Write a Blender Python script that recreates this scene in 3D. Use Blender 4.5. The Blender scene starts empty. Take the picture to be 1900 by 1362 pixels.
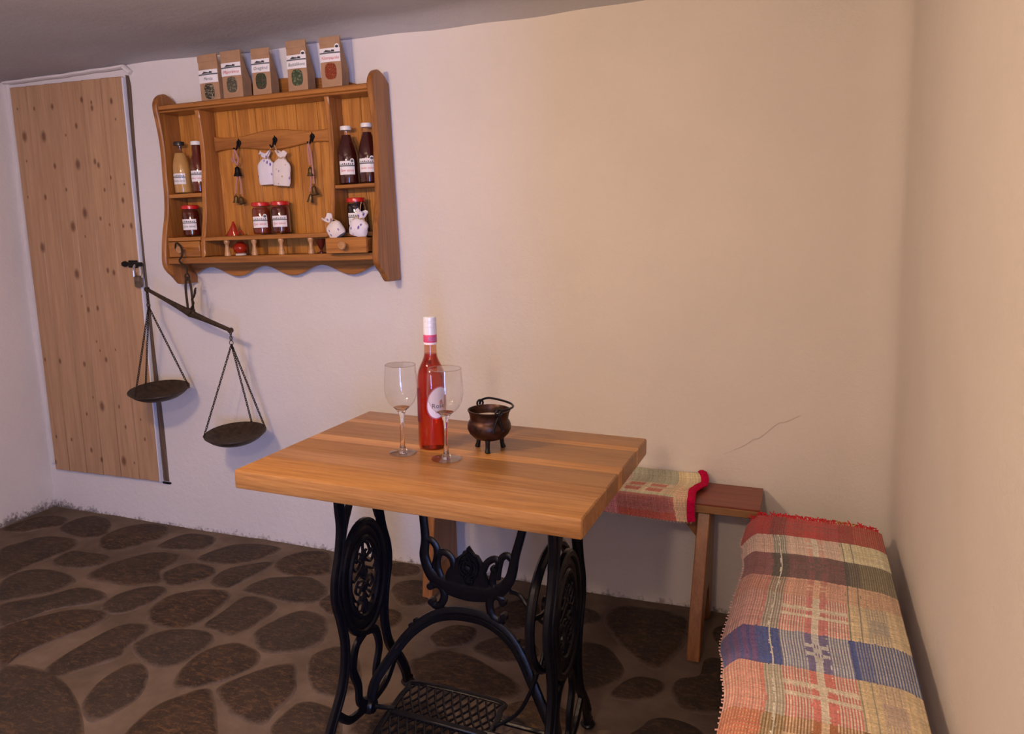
import bpy, bmesh, math, random
from mathutils import Vector, Matrix, noise
random.seed(7)
S = bpy.context.scene
COL = S.collection

# ------------------------------------------------------------------ camera
YAW, PITCH, ROLL = .3463, .1929, -.005
fw = Vector((-math.sin(YAW)*math.cos(PITCH), math.cos(YAW)*math.cos(PITCH), -math.sin(PITCH)))
rt = Vector((math.cos(YAW), math.sin(YAW), 0)); up = rt.cross(fw)
rt, up = math.cos(ROLL)*rt+math.sin(ROLL)*up, -math.sin(ROLL)*rt+math.cos(ROLL)*up
cd = bpy.data.cameras.new('camera'); cd.sensor_width = 36; cd.lens = 27.715; cd.clip_start = .02
cam = bpy.data.objects.new('camera', cd); COL.objects.link(cam)
m = Matrix((rt, up, -fw)).transposed().to_4x4(); m.translation = (0, -2.5478, 1.3249)
cam.matrix_world = m
S.camera = cam

# ------------------------------------------------------------------ light
w = bpy.data.worlds.new('world'); S.world = w; w.use_nodes = True
w.node_tree.nodes['Background'].inputs[0].default_value = (.75, .8, 1, 1)
w.node_tree.nodes['Background'].inputs[1].default_value = .02
def light(name, kind, loc, energy, col, **kw):
    d = bpy.data.lights.new(name, kind); d.energy = energy; d.color = col
    for k, v in kw.items(): setattr(d, k, v)
    o = bpy.data.objects.new(name, d); o.location = loc; COL.objects.link(o); return o
# two warm bulbs of the lamp hanging left of the frame
light('warm_bulb', 'POINT', (-1.30, -1.80, 1.68), 34, (1, .68, .42), shadow_soft_size=.03)
light('warm_bulb', 'POINT', (-1.44, -1.72, 1.66), 14, (1, .68, .42), shadow_soft_size=.03)
# daylight from an outer door ajar, reaching the room through the doorway in the right wall behind the camera
light('warm_ceiling_lamp', 'POINT', (-.35, -3.15, 1.90), 44, (1, .70, .49), shadow_soft_size=.06)
dl = light('daylight', 'AREA', (1.05, -4.85, 1.05), 86, (.22, .38, 1), shape='RECTANGLE', size=.34, size_y=1.8)
dl.rotation_euler = Vector((-.62, .78, 0)).to_track_quat('-Z', 'Y').to_euler()
d2_ = light('daylight_doorway', 'AREA', (.31, -3.62, 1.05), 26, (.33, .45, 1), shape='RECTANGLE', size=1.1, size_y=1.8)
d2_.rotation_euler = Vector((-1, 0, 0)).to_track_quat('-Z', 'Z').to_euler()
S.view_settings.view_transform = 'Standard'; S.view_settings.look = 'None'
S.view_settings.gamma = 1; S.view_settings.use_curve_mapping = False
S.view_settings.exposure = .19

# ------------------------------------------------------------------ helpers
def srgb(r, g, b):
    f = lambda c: (c/255/12.92 if c/255 <= .04045 else ((c/255+.055)/1.055)**2.4)
    return (f(r), f(g), f(b), 1)
class NT:
    def __init__(s, name):
        s.m = bpy.data.materials.new(name); s.m.use_nodes = True; s.t = s.m.node_tree
        s.p = s.t.nodes['Principled BSDF']; s.out = s.t.nodes['Material Output']
    def n(s, kind, ins=None, **kw):
        nd = s.t.nodes.new(kind)
        for k, v in kw.items(): setattr(nd, k, v)
        for k, v in (ins or {}).items(): s.set(nd.inputs[k], v)
        return nd
    def set(s, sock, v):
        if isinstance(v, bpy.types.NodeSocket): s.t.links.new(v, sock)
        else: sock.default_value = v
    def P(s, **kw):
        for k, v in kw.items(): s.set(s.p.inputs[k.replace('_', ' ')], v)
    def math(s, op, a, b=None):
        nd = s.n('ShaderNodeMath', operation=op); s.set(nd.inputs[0], a)
        if b is not None: s.set(nd.inputs[1], b)
        return nd.outputs[0]
    def mix(s, f, a, b, blend='MIX'):
        nd = s.n('ShaderNodeMix', data_type='RGBA', blend_type=blend); s.set(nd.inputs[0], f); s.set(nd.inputs[6], a); s.set(nd.inputs[7], b)
        return nd.outputs[2]
    def obj(s): return s.n('ShaderNodeTexCoord').outputs['Object']
    def pos(s): return s.n('ShaderNodeNewGeometry').outputs['Position']
    def map(s, v, scale=(1, 1, 1), loc=None):
        nd = s.n('ShaderNodeMapping', {'Vector': v, 'Scale': scale})
        if loc is not None: s.set(nd.inputs['Location'], loc)
        return nd.outputs[0]
    def noise(s, v, scale, detail=3, rough=.5, dist=0):
        return s.n('ShaderNodeTexNoise', {'Vector': v, 'Scale': scale, 'Detail': detail, 'Roughness': rough, 'Distortion': dist}).outputs[0]
    def ramp(s, f, lo, hi, a=0., b=1.):
        return s.n('ShaderNodeMapRange', {'Value': f, 'From Min': lo, 'From Max': hi, 'To Min': a, 'To Max': b}).outputs[0]
    def bump(s, h, strength=.3, dist=.01, normal=None):
        nd = s.n('ShaderNodeBump', {'Height': h, 'Strength': strength, 'Distance': dist})
        if normal is not None: s.set(nd.inputs['Normal'], normal)
        s.set(s.p.inputs['Normal'], nd.outputs[0]); return nd.outputs[0]
def simple(name, col, rough=.6, metal=0, coat=0, spec=.5, noise_amt=.0, nscale=30, bump=0):
    t = NT(name); t.P(Roughness=rough, Metallic=metal, Coat_Weight=coat, Specular_IOR_Level=spec)
    if noise_amt:
        f = t.noise(t.obj(), nscale, 4)
        d = tuple(c*(1-noise_amt) for c in col[:3])+(1,)
        l = tuple(min(1, c*(1+noise_amt)) for c in col[:3])+(1,)
        t.P(Base_Color=t.mix(t.ramp(f, .3, .7), d, l))
        if bump: t.bump(f, bump, .003)
    else: t.P(Base_Color=col)
    return t.m
def wood(name, dark, light_, axis='Z', freq=55, rough=.4, coat=.15, var=.25, knots=None, kcol=None, bump=.15, ring_amt=.14):
    t = NT(name); o = t.obj()
    rnd = t.n('ShaderNodeObjectInfo').outputs['Random']
    off = t.n('ShaderNodeCombineXYZ', {'X': t.math('MULTIPLY', rnd, 7.3), 'Y': t.math('MULTIPLY', rnd, 3.1), 'Z': t.math('MULTIPLY', rnd, 11.7)}).outputs[0]
    sc = {'X': (.05, 1, 1), 'Y': (1, .05, 1), 'Z': (1, 1, .05)}[axis]
    v = t.map(o, sc, off)
    fine = t.noise(v, freq*3.2, 6, .65); broad = t.noise(v, freq*.20, 2, .5, .6)
    ring = t.n('ShaderNodeMath', {0: t.math('MULTIPLY', broad, 34.)}, operation='SINE').outputs[0]
    g = t.math('ADD', t.math('MULTIPLY', ring, ring_amt), fine)
    c = t.mix(t.ramp(g, .2, .85), dark, light_)
    c = t.mix(t.ramp(rnd, 0, 1, 0, var), c, tuple(x*.55 for x in dark[:3])+(1,))
    if knots:
        acc = None
        for kx, kz, r in knots:
            d = t.n('ShaderNodeVectorMath', {0: t.map(o, (1, 0, .6), (-kx, 0, -kz*.6))}, operation='LENGTH').outputs['Value']
            d = t.math('ADD', d, t.math('MULTIPLY', fine, r*.35))
            mk = t.ramp(d, r*.7, r*1.6, 1, 0)
            acc = mk if acc is None else t.math('MAXIMUM', acc, mk)
        c = t.mix(t.math('MULTIPLY', acc, .82), c, kcol)
    t.P(Base_Color=c, Roughness=rough, Coat_Weight=coat, Coat_Roughness=.25)
    t.bump(g, bump, .0015)
    return t.m

class MB:
    def __init__(s): s.v = []; s.f = []
    def add(s, vs, fs):
        n = len(s.v); s.v += [tuple(v) for v in vs]; s.f += [tuple(i+n for i in f) for f in fs]; return s
    def box(s, x0, x1, y0, y1, z0, z1, b=.002):
        bm = bmesh.new(); bmesh.ops.create_cube(bm, size=1)
        for v in bm.verts: v.co = Vector(((x0+x1)/2+v.co.x*(x1-x0), (y0+y1)/2+v.co.y*(y1-y0), (z0+z1)/2+v.co.z*(z1-z0)))
        if b: bmesh.ops.bevel(bm, geom=bm.edges[:], offset=min(b, .4*min(x1-x0, y1-y0, z1-z0)), segments=2 if b > .003 else 1, affect='EDGES', profile=.5)
        bm.verts.index_update(); s.add([v.co.copy() for v in bm.verts], [[v.index for v in f.verts] for f in bm.faces]); bm.free(); return s
    def lathe(s, prof, seg=28, c=(0, 0, 0), axis='Z'):
        vs = []; fs = []
        def mk(x, y, z):
            p = {'Z': (x, y, z), 'X': (z, x, y), 'Y': (x, z, y)}[axis]
            return (p[0]+c[0], p[1]+c[1], p[2]+c[2])
        for r, z in prof:
            for i in range(seg):
                a = 2*math.pi*i/seg; vs.append(mk(r*math.cos(a), r*math.sin(a), z))
        for j in range(len(prof)-1):
            for i in range(seg):
                k = (i+1) % seg; fs.append((j*seg+i, j*seg+k, (j+1)*seg+k, (j+1)*seg+i))
        for j, flip in ((0, True), (len(prof)-1, False)):
            if prof[j][0] > 1e-5:
                q = [j*seg+i for i in range(seg)]; fs.append(tuple(q[::-1] if flip else q))
        return s.add(vs, fs)
    def tube(s, pts, r=.005, n=8, closed=False, plane=None, w=None, sq=1.0):
        """sweep along pts; r number or list; plane = normal for planar flat bars: w in-plane half width, r half thickness"""
        pts = [Vector(p) for p in pts]; N = len(pts)
        if N < 2: return s
        T = []
        for i in range(N):
            a = pts[(i-1) % N] if closed or i else pts[0]; b = pts[(i+1) % N] if closed or i < N-1 else pts[-1]
            T.append((b-a).normalized())
        vs = []; ref = Vector(plane) if plane else None
        if ref is None:
            ref = Vector((0, 0, 1)) if abs(T[0].z) < .9 else Vector((1, 0, 0))
            u = T[0].cross(ref).normalized()
        for i in range(N):
            if plane: bvec = ref; uvec = T[i].cross(ref).normalized()
            else:
                u = (u-T[i]*u.dot(T[i])).normalized(); uvec = u; bvec = T[i].cross(u)
            ri = r[i] if isinstance(r, (list, tuple)) else r
            wi = (w[i] if isinstance(w, (list, tuple)) else w) if w is not None else ri
            for k in range(n):
                a = 2*math.pi*(k+.5)/n; cx, cy = math.cos(a), math.sin(a)
                if sq < 1: cx, cy = math.copysign(abs(cx)**sq, cx), math.copysign(abs(cy)**sq, cy)
                vs.append(pts[i]+uvec*(cx*wi)+bvec*(cy*ri))
        fs = []
        for i in range(N if closed else N-1):
            j = (i+1) % N
            for k in range(n): fs.append((i*n+k, i*n+(k+1) % n, j*n+(k+1) % n, j*n+k))
        if not closed: fs += [tuple(range(n))[::-1], tuple((N-1)*n+k for k in range(n))]
        return s.add(vs, fs)
    def prism(s, out, a, b, axis, bev=.002):
        """2-D outline extruded from a to b along axis; outline axes: X->(y,z) Y->(x,z) Z->(x,y)"""
        N = len(out); ar = sum(out[i][0]*out[(i+1) % N][1]-out[(i+1) % N][0]*out[i][1] for i in range(N))
        if ar < 0: out = out[::-1]
        ins = []
        for i in range(N):
            p, q, r_ = Vector(out[i-1]), Vector(out[i]), Vector(out[(i+1) % N])
            d = (r_-p); nrm = Vector((-d.y, d.x)); nrm = nrm.normalized() if nrm.length > 0 else nrm
            ins.append(q+nrm*bev)
        mk = {'X': lambda p, h: (h, p[0], p[1]), 'Y': lambda p, h: (p[0], h, p[1]), 'Z': lambda p, h: (p[0], p[1], h)}[axis]
        vs = [mk(p, a) for p in ins]+[mk(p, a+bev) for p in out]+[mk(p, b-bev) for p in out]+[mk(p, b) for p in ins]
        fs = [tuple(range(N))[::-1], tuple(range(3*N, 4*N))]
        for L in range(3):
            for i in range(N):
                j = (i+1) % N; fs.append((L*N+i, L*N+j, (L+1)*N+j, (L+1)*N+i))
        if axis == 'Y': fs = [f[::-1] for f in fs]
        return s.add(vs, fs)
    def grid(s, nu, nv, fn, wrap=False):
        vs = [fn(i/nu, j/nv) for j in range(nv+1) for i in range(nu+1)]
        fs = [(j*(nu+1)+i, j*(nu+1)+i+1, (j+1)*(nu+1)+i+1, (j+1)*(nu+1)+i) for j in range(nv) for i in range(nu)]
        return s.add(vs, fs)
    def xf(s, M):
        s.v = [tuple(M @ Vector(v)) for v in s.v]; return s
    def build(s, name, mat, parent=None, smooth=True, loc=None):
        me = bpy.data.meshes.new(name); me.from_pydata(s.v, [], s.f); me.update()
        bm = bmesh.new(); bm.from_mesh(me); bmesh.ops.recalc_face_normals(bm, faces=bm.faces)
        if smooth:
            for f in bm.faces: f.smooth = True
            for e in bm.edges:
                if len(e.link_faces) == 2 and e.calc_face_angle(0) > .7: e.smooth = False
        bm.to_mesh(me); bm.free()
        if mat: me.materials.append(mat)
        o = bpy.data.objects.new(name, me); COL.objects.link(o)
        if parent: o.parent = parent
        if loc: o.location = loc
        return o
def spl(pts, k=6, closed=False):
    P = [Vector(p) for p in pts]; N = len(P); out = []
    for i in range(N if closed else N-1):
        p0 = P[(i-1) % N] if closed or i else P[0]; p1 = P[i]; p2 = P[(i+1) % N]; p3 = P[(i+2) % N] if closed or i+2 < N else P[-1]
        for j in range(k):
            t = j/k
            out.append(.5*((2*p1)+(p2-p0)*t+(2*p0-5*p1+4*p2-p3)*t*t+(3*p1-p0-3*p2+p3)*t**3))
    if not closed: out.append(P[-1])
    return out
def tag(o, label=None, cat=None, group=None, kind=None):
    if label: o['label'] = label
    if cat: o['category'] = cat
    if group: o['group'] = group
    if kind: o['kind'] = kind
    return o
def empty(name, loc=(0, 0, 0), rot=(0, 0, 0)):
    o = bpy.data.objects.new(name, None); o.empty_display_size = .05; o.location = loc; o.rotation_euler = rot; COL.objects.link(o); return o
def copy_tree(o, parent=None):
    c = o.copy(); COL.objects.link(c); c.parent = parent
    for ch in list(o.children): copy_tree(ch, c)
    return c
_tc = {}
def text2d(txt, size, shear=.25):
    cu = bpy.data.curves.new('t', 'FONT'); cu.body = txt; cu.size = size; cu.shear = shear; cu.align_x = 'CENTER'; cu.resolution_u = 2
    ob = bpy.data.objects.new('t', cu); me = bpy.data.meshes.new_from_object(ob)
    v = [(p.co.x, p.co.y) for p in me.vertices]; f = [tuple(p.vertices) for p in me.polygons]
    bpy.data.objects.remove(ob); bpy.data.curves.remove(cu); bpy.data.meshes.remove(me); return v, f
def nz(x, y, z=0, s=1.): return noise.noise(Vector((x*s, y*s, z*s)))

# ------------------------------------------------------------------ materials
def plaster(name, base, dirt):
    t = NT(name); p = t.pos()
    a = t.noise(p, 2.2, 4, .55); b = t.noise(p, 38, 6, .6); c2 = t.noise(p, 160, 3, .6)
    col = t.mix(t.ramp(a, .3, .7), base, tuple(c*.93 for c in base[:3])+(1,))
    z = t.n('ShaderNodeSeparateXYZ', {0: p}).outputs[2]
    d = t.noise(p, 13, 5, .7); d2 = t.noise(p, 60, 4, .7)
    mk = t.math('SUBTRACT', t.math('MULTIPLY', t.math('SUBTRACT', t.math('ADD', d, d2), t.ramp(t.n('ShaderNodeSeparateXYZ', {0: p}).outputs[0], -3.2, -2.75, .66, .92)), .10), z)
    mk = t.ramp(mk, .0, .03)
    if dirt: col = t.mix(t.math('MULTIPLY', mk, .85), col, (.085, .065, .048, 1))
    t.P(Base_Color=col, Roughness=.92, Specular_IOR_Level=.2)
    h = t.math('ADD', t.math('MULTIPLY', b, .7), t.math('MULTIPLY', c2, .3))
    t.bump(h, .5, .006)
    return t.m
M_wall = plaster('white_plaster', (.70, .655, .61, 1), True)
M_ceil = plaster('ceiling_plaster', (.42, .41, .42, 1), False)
t = NT('mortar'); p = t.pos(); a = t.noise(p, 5, 5, .6); b = t.noise(p, 70, 5, .65)
t.P(Base_Color=t.mix(t.ramp(a, .3, .75), (.095, .070, .053, 1), (.20, .148, .115, 1)), Roughness=.95, Specular_IOR_Level=.15)
t.bump(t.math('ADD', a, t.math('MULTIPLY', b, .3)), .35, .01); M_mortar = t.m
t = NT('flagstone'); p = t.pos(); a = t.noise(p, 9, 6, .65); b = t.noise(t.map(p, (1, 2.4, 1)), 34, 6, .75, .6)
rn = t.n('ShaderNodeObjectInfo').outputs['Random']
at = t.n('ShaderNodeAttribute', attribute_name='rim').outputs['Fac']
c = t.mix(t.ramp(a, .3, .72), (.018, .011, .007, 1), (.062, .036, .021, 1))
c = t.mix(t.ramp(b, .50, .70, 0, .75), c, (.19, .098, .042, 1))
c = t.mix(t.ramp(rn, 0, 1, 0, .35), c, (.045, .040, .038, 1)); c = t.mix(t.ramp(t.noise(p, 130, 4, .8), .58, .72, 0, .55), c, (.24, .17, .10, 1))
ed = t.ramp(t.math('ADD', at, t.math('MULTIPLY', t.math('SUBTRACT', t.noise(p, 26, 5, .7), .5), .7)), -.02, .34, 1, 0)
c = t.mix(ed, c, (.135, .098, .076, 1))
t.P(Base_Color=c, Roughness=.75, Specular_IOR_Level=.3); t.bump(t.math('ADD', a, b), .5, .008); M_stone = t.m
PD, PL = (.20, .066, .011, 1), (.48, .195, .040, 1)
M_pineX = wood('varnished_pine_x', PD, PL, 'X'); M_pineY = wood('varnished_pine_y', PD, PL, 'Y'); M_pineZ = wood('varnished_pine_z', PD, PL, 'Z')
M_back = wood('varnished_pine_back', (.30, .105, .014, 1), (.60, .26, .046, 1), 'Z', freq=80, var=.10)
M_knob = wood('knob_beech', (.30, .15, .06, 1), (.55, .30, .13, 1), 'Y', var=.1)
M_oak = [wood('oiled_oak_'+n_, tuple(x*k for x in (.235, .098, .026))+(1,), tuple(x*k for x in (.47, .235, .074))+(1,), 'X', freq=90, rough=.42, coat=.15, var=.0, ring_amt=.10) for n_, k in (('mid', 1.), ('light', 1.36), ('dark', .80))]
M_iron = simple('black_cast_iron', (.0035, .0035, .0055, 1), .34, 0, .0, .28, .3, 90, .25)
M_bench = wood('bench_pine', (.24, .085, .020, 1), (.46, .19, .055, 1), 'Z', rough=.5)
M_benchX = wood('bench_pine_edge', (.20, .09, .03, 1), (.42, .21, .08, 1), 'X', rough=.5)
M_red = wood('red_brown_paint', (.14, .032, .018, 1), (.25, .062, .034, 1), 'X', rough=.45, var=.1)
M_bronze = simple('dark_bronze', (.055, .036, .022, 1), .5, .6, 0, .5, .4, 60, .2)
M_chain = simple('chain_iron', (.045, .032, .022, 1), .5, .7)
M_brass = simple('aged_brass', (.17, .11, .05, 1), .42, .85, 0, .5, .3, 80)
M_dkmetal = simple('blackened_metal', (.02, .02, .022, 1), .4, .8)
M_chrome = simple('chrome', (.65, .65, .66, 1), .15, 1)
M_kraft = simple('kraft_paper', (.36, .215, .12, 1), .75, 0, 0, .3, .12, 25, .15)
M_label = simple('label_paper', (.74, .72, .72, 1), .7)
M_ink = simple('black_ink', (.03, .03, .035, 1), .8)
M_grey = simple('grey_ink', (.10, .11, .12, 1), .8)
M_rink = simple('red_ink', (.55, .06, .04, 1), .8)
M_capwhite = simple('white_cap', (.72, .71, .69, 1), .4)
M_capdark = simple('dark_cap', (.02, .018, .018, 1), .35)
M_redlid = simple('red_lid', (.50, .012, .014, 1), .3, 0, .4)
M_jute = simple('jute_cord', (.42, .27, .14, 1), .9)
M_pinkcord = simple('pink_cord', (.40, .20, .17, 1), .9)
t = NT('clear_glass')
fc = t.n('ShaderNodeLayerWeight', {'Blend': .5}).outputs['Facing']; fr = t.math('ADD', t.math('MULTIPLY', t.math('POWER', fc, 4.), .55), .045)
tr = t.n('ShaderNodeBsdfTransparent', {0: (.975, .97, .965, 1)}); gl = t.n('ShaderNodeBsdfGlossy', {'Roughness': .015})
mx = t.n('ShaderNodeMixShader', {0: fr, 1: tr.outputs[0], 2: gl.outputs[0]}); t.t.links.new(mx.outputs[0], t.out.inputs[0]); M_glass = t.m
t = NT('thick_glass_foot'); fc = t.n('ShaderNodeLayerWeight', {'Blend': .5}).outputs['Facing']; fr = t.math('ADD', t.math('MULTIPLY', t.math('POWER', fc, 3.), .5), .10)
tr = t.n('ShaderNodeBsdfTransparent', {0: (.88, .87, .86, 1)}); gl = t.n('ShaderNodeBsdfGlossy', {'Roughness': .10})
mx = t.n('ShaderNodeMixShader', {0: fr, 1: tr.outputs[0], 2: gl.outputs[0]}); t.t.links.new(mx.outputs[0], t.out.inputs[0]); M_glassfoot = t.m
t = NT('pink_tinted_glass'); fc = t.n('ShaderNodeLayerWeight', {'Blend': .5}).outputs['Facing']; fr = t.math('ADD', t.math('MULTIPLY', t.math('POWER', fc, 4.), .5), .05)
tr = t.n('ShaderNodeBsdfTransparent', {0: (.93, .66, .55, 1)}); gl = t.n('ShaderNodeBsdfGlossy', {'Roughness': .02})
mx = t.n('ShaderNodeMixShader', {0: fr, 1: tr.outputs[0], 2: gl.outputs[0]}); t.t.links.new(mx.outputs[0], t.out.inputs[0]); M_pinkglass = t.m
def liquid(name, col, trans, rough=.06, ior=1.36):
    t = NT(name); t.P(Base_Color=col, Roughness=rough, IOR=ior, Transmission_Weight=trans, Coat_Weight=.6, Coat_Roughness=.03); return t.m
t = NT('solid_glass'); t.P(Base_Color=(.97, .97, .97, 1), Roughness=.0, IOR=1.45, Transmission_Weight=1); M_solid = t.m
M_rose = liquid('rose_wine', (.66, .040, .020, 1), .92, .02)
M_golden = liquid('golden_syrup', (.80, .47, .15, 1), .5)
M_dkred = liquid('dark_red_syrup', (.050, .007, .006, 1), .1)
M_brownred = liquid('amber_red_syrup', (.13, .020, .008, 1), .2)
M_jam = liquid('red_jam', (.08, .009, .005, 1), .1)
M_jam2 = liquid('orange_red_jam', (.17, .024, .009, 1), .12)
M_black = liquid('black_jam', (.012, .006, .010, 1), .0)
M_redglaze = liquid('red_glass', (.42, .028, .010, 1), .3)
def specks(name, c1, c2, c3, sc):
    t = NT(name); o = t.obj(); v = t.n('ShaderNodeTexVoronoi', {'Vector': o, 'Scale': sc})
    c = t.mix(t.ramp(t.noise(o, sc*.7, 4, .7), .35, .65), c1, c2)
    r = t.n('ShaderNodeSeparateColor', {0: v.outputs['Color']}).outputs[0]
    t.P(Base_Color=t.mix(t.ramp(r, .72, .8), c, c3), Roughness=.8); t.bump(v.outputs['Distance'], .8, .003); return t.m

# ------------------------------------------------------------------ room shell
def xr(z): return .323-.04*z                       # the right wall leans in a little
def zc(x, y):                                      # low, slightly sloping ceiling
    return 2.027+.049*x+.016*max(-3., y)*-1
YB, XL = -4.3, -3.18
FIL = .11
def wall_back_fn(u, v):
    L = 3.8; s = u*L; z = -.05+v*2.2
    x0 = XL-.1; xe = xr(z)-FIL; straight = xe-x0
    if s <= 3.4: x, y = x0+straight*s/3.4, 0.
    else:
        a = (s-3.4)/.4*math.pi/2; x, y = xe+FIL*math.sin(a), -FIL+FIL*math.cos(a)
    d = .010*nz(x, z, 3.1, 1.3)+.004*nz(x, z, 9.1, 5)
    return (x, y+(max(-.004, d) if s <= 3.4 else 0)*min(1, max(0, (3.4-s)/.3)), z)
mb = MB().grid(110, 56, wall_back_fn)
tag(mb.build('wall_back', M_wall), 'white lime-plastered back wall behind the table', kind='structure')
def right_fn(y0, y1):
    return lambda u, v: (lambda y, z: (xr(z)+.006*nz(y, z, 5.5, 1.5)*min(1, max(0, (-y-FIL)/.1)), y, z))(y0+(y1-y0)*u, -.05+v*2.3)
mb = MB().grid(60, 40, right_fn(-FIL, -3.05)).grid(4, 40, right_fn(-4.24, YB))
mb.box(xr(2.05)-.01, xr(2.05)+.3, -4.3, -3.04, 1.98, 2.3, 0)
tag(mb.build('wall_right', M_wall), 'white plastered wall beside the striped bench', kind='structure')
mb = MB().grid(90, 46, lambda u, v: (lambda y, z: (XL+.008*nz(y, z, 7.7, 1.4)-.004, y, z))(.02+(YB-.02)*u, -.05+v*2.2))
tag(mb.build('wall_left', M_wall), 'white plastered wall at the left of the plank door', kind='structure')
mb = MB().grid(30, 20, lambda u, v: (XL-.1+u*3.7, YB, -.05+v*2.3))
tag(mb.build('wall_rear', M_wall), 'white plastered wall behind the viewer', kind='structure')
def ceil_fn(u, v):
    x, y = XL-.05+3.65*u, .06+(YB-.1)*v
    # soft cove into the back wall
    z = zc(x, y)+.012*nz(x, y, 1.7, 1.2)+.006*nz(x, y, 4.7, 4)
    cov = max(0, 1-(-y)/.10)
    return (x, y, z-.05*cov*cov*(lambda q: q*q*(3-2*q))(min(1, max(0, (x+2.9)/2.2))))
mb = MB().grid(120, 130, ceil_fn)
tag(mb.build('ceiling', M_ceil), 'low grey-white plastered ceiling', kind='structure')

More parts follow.
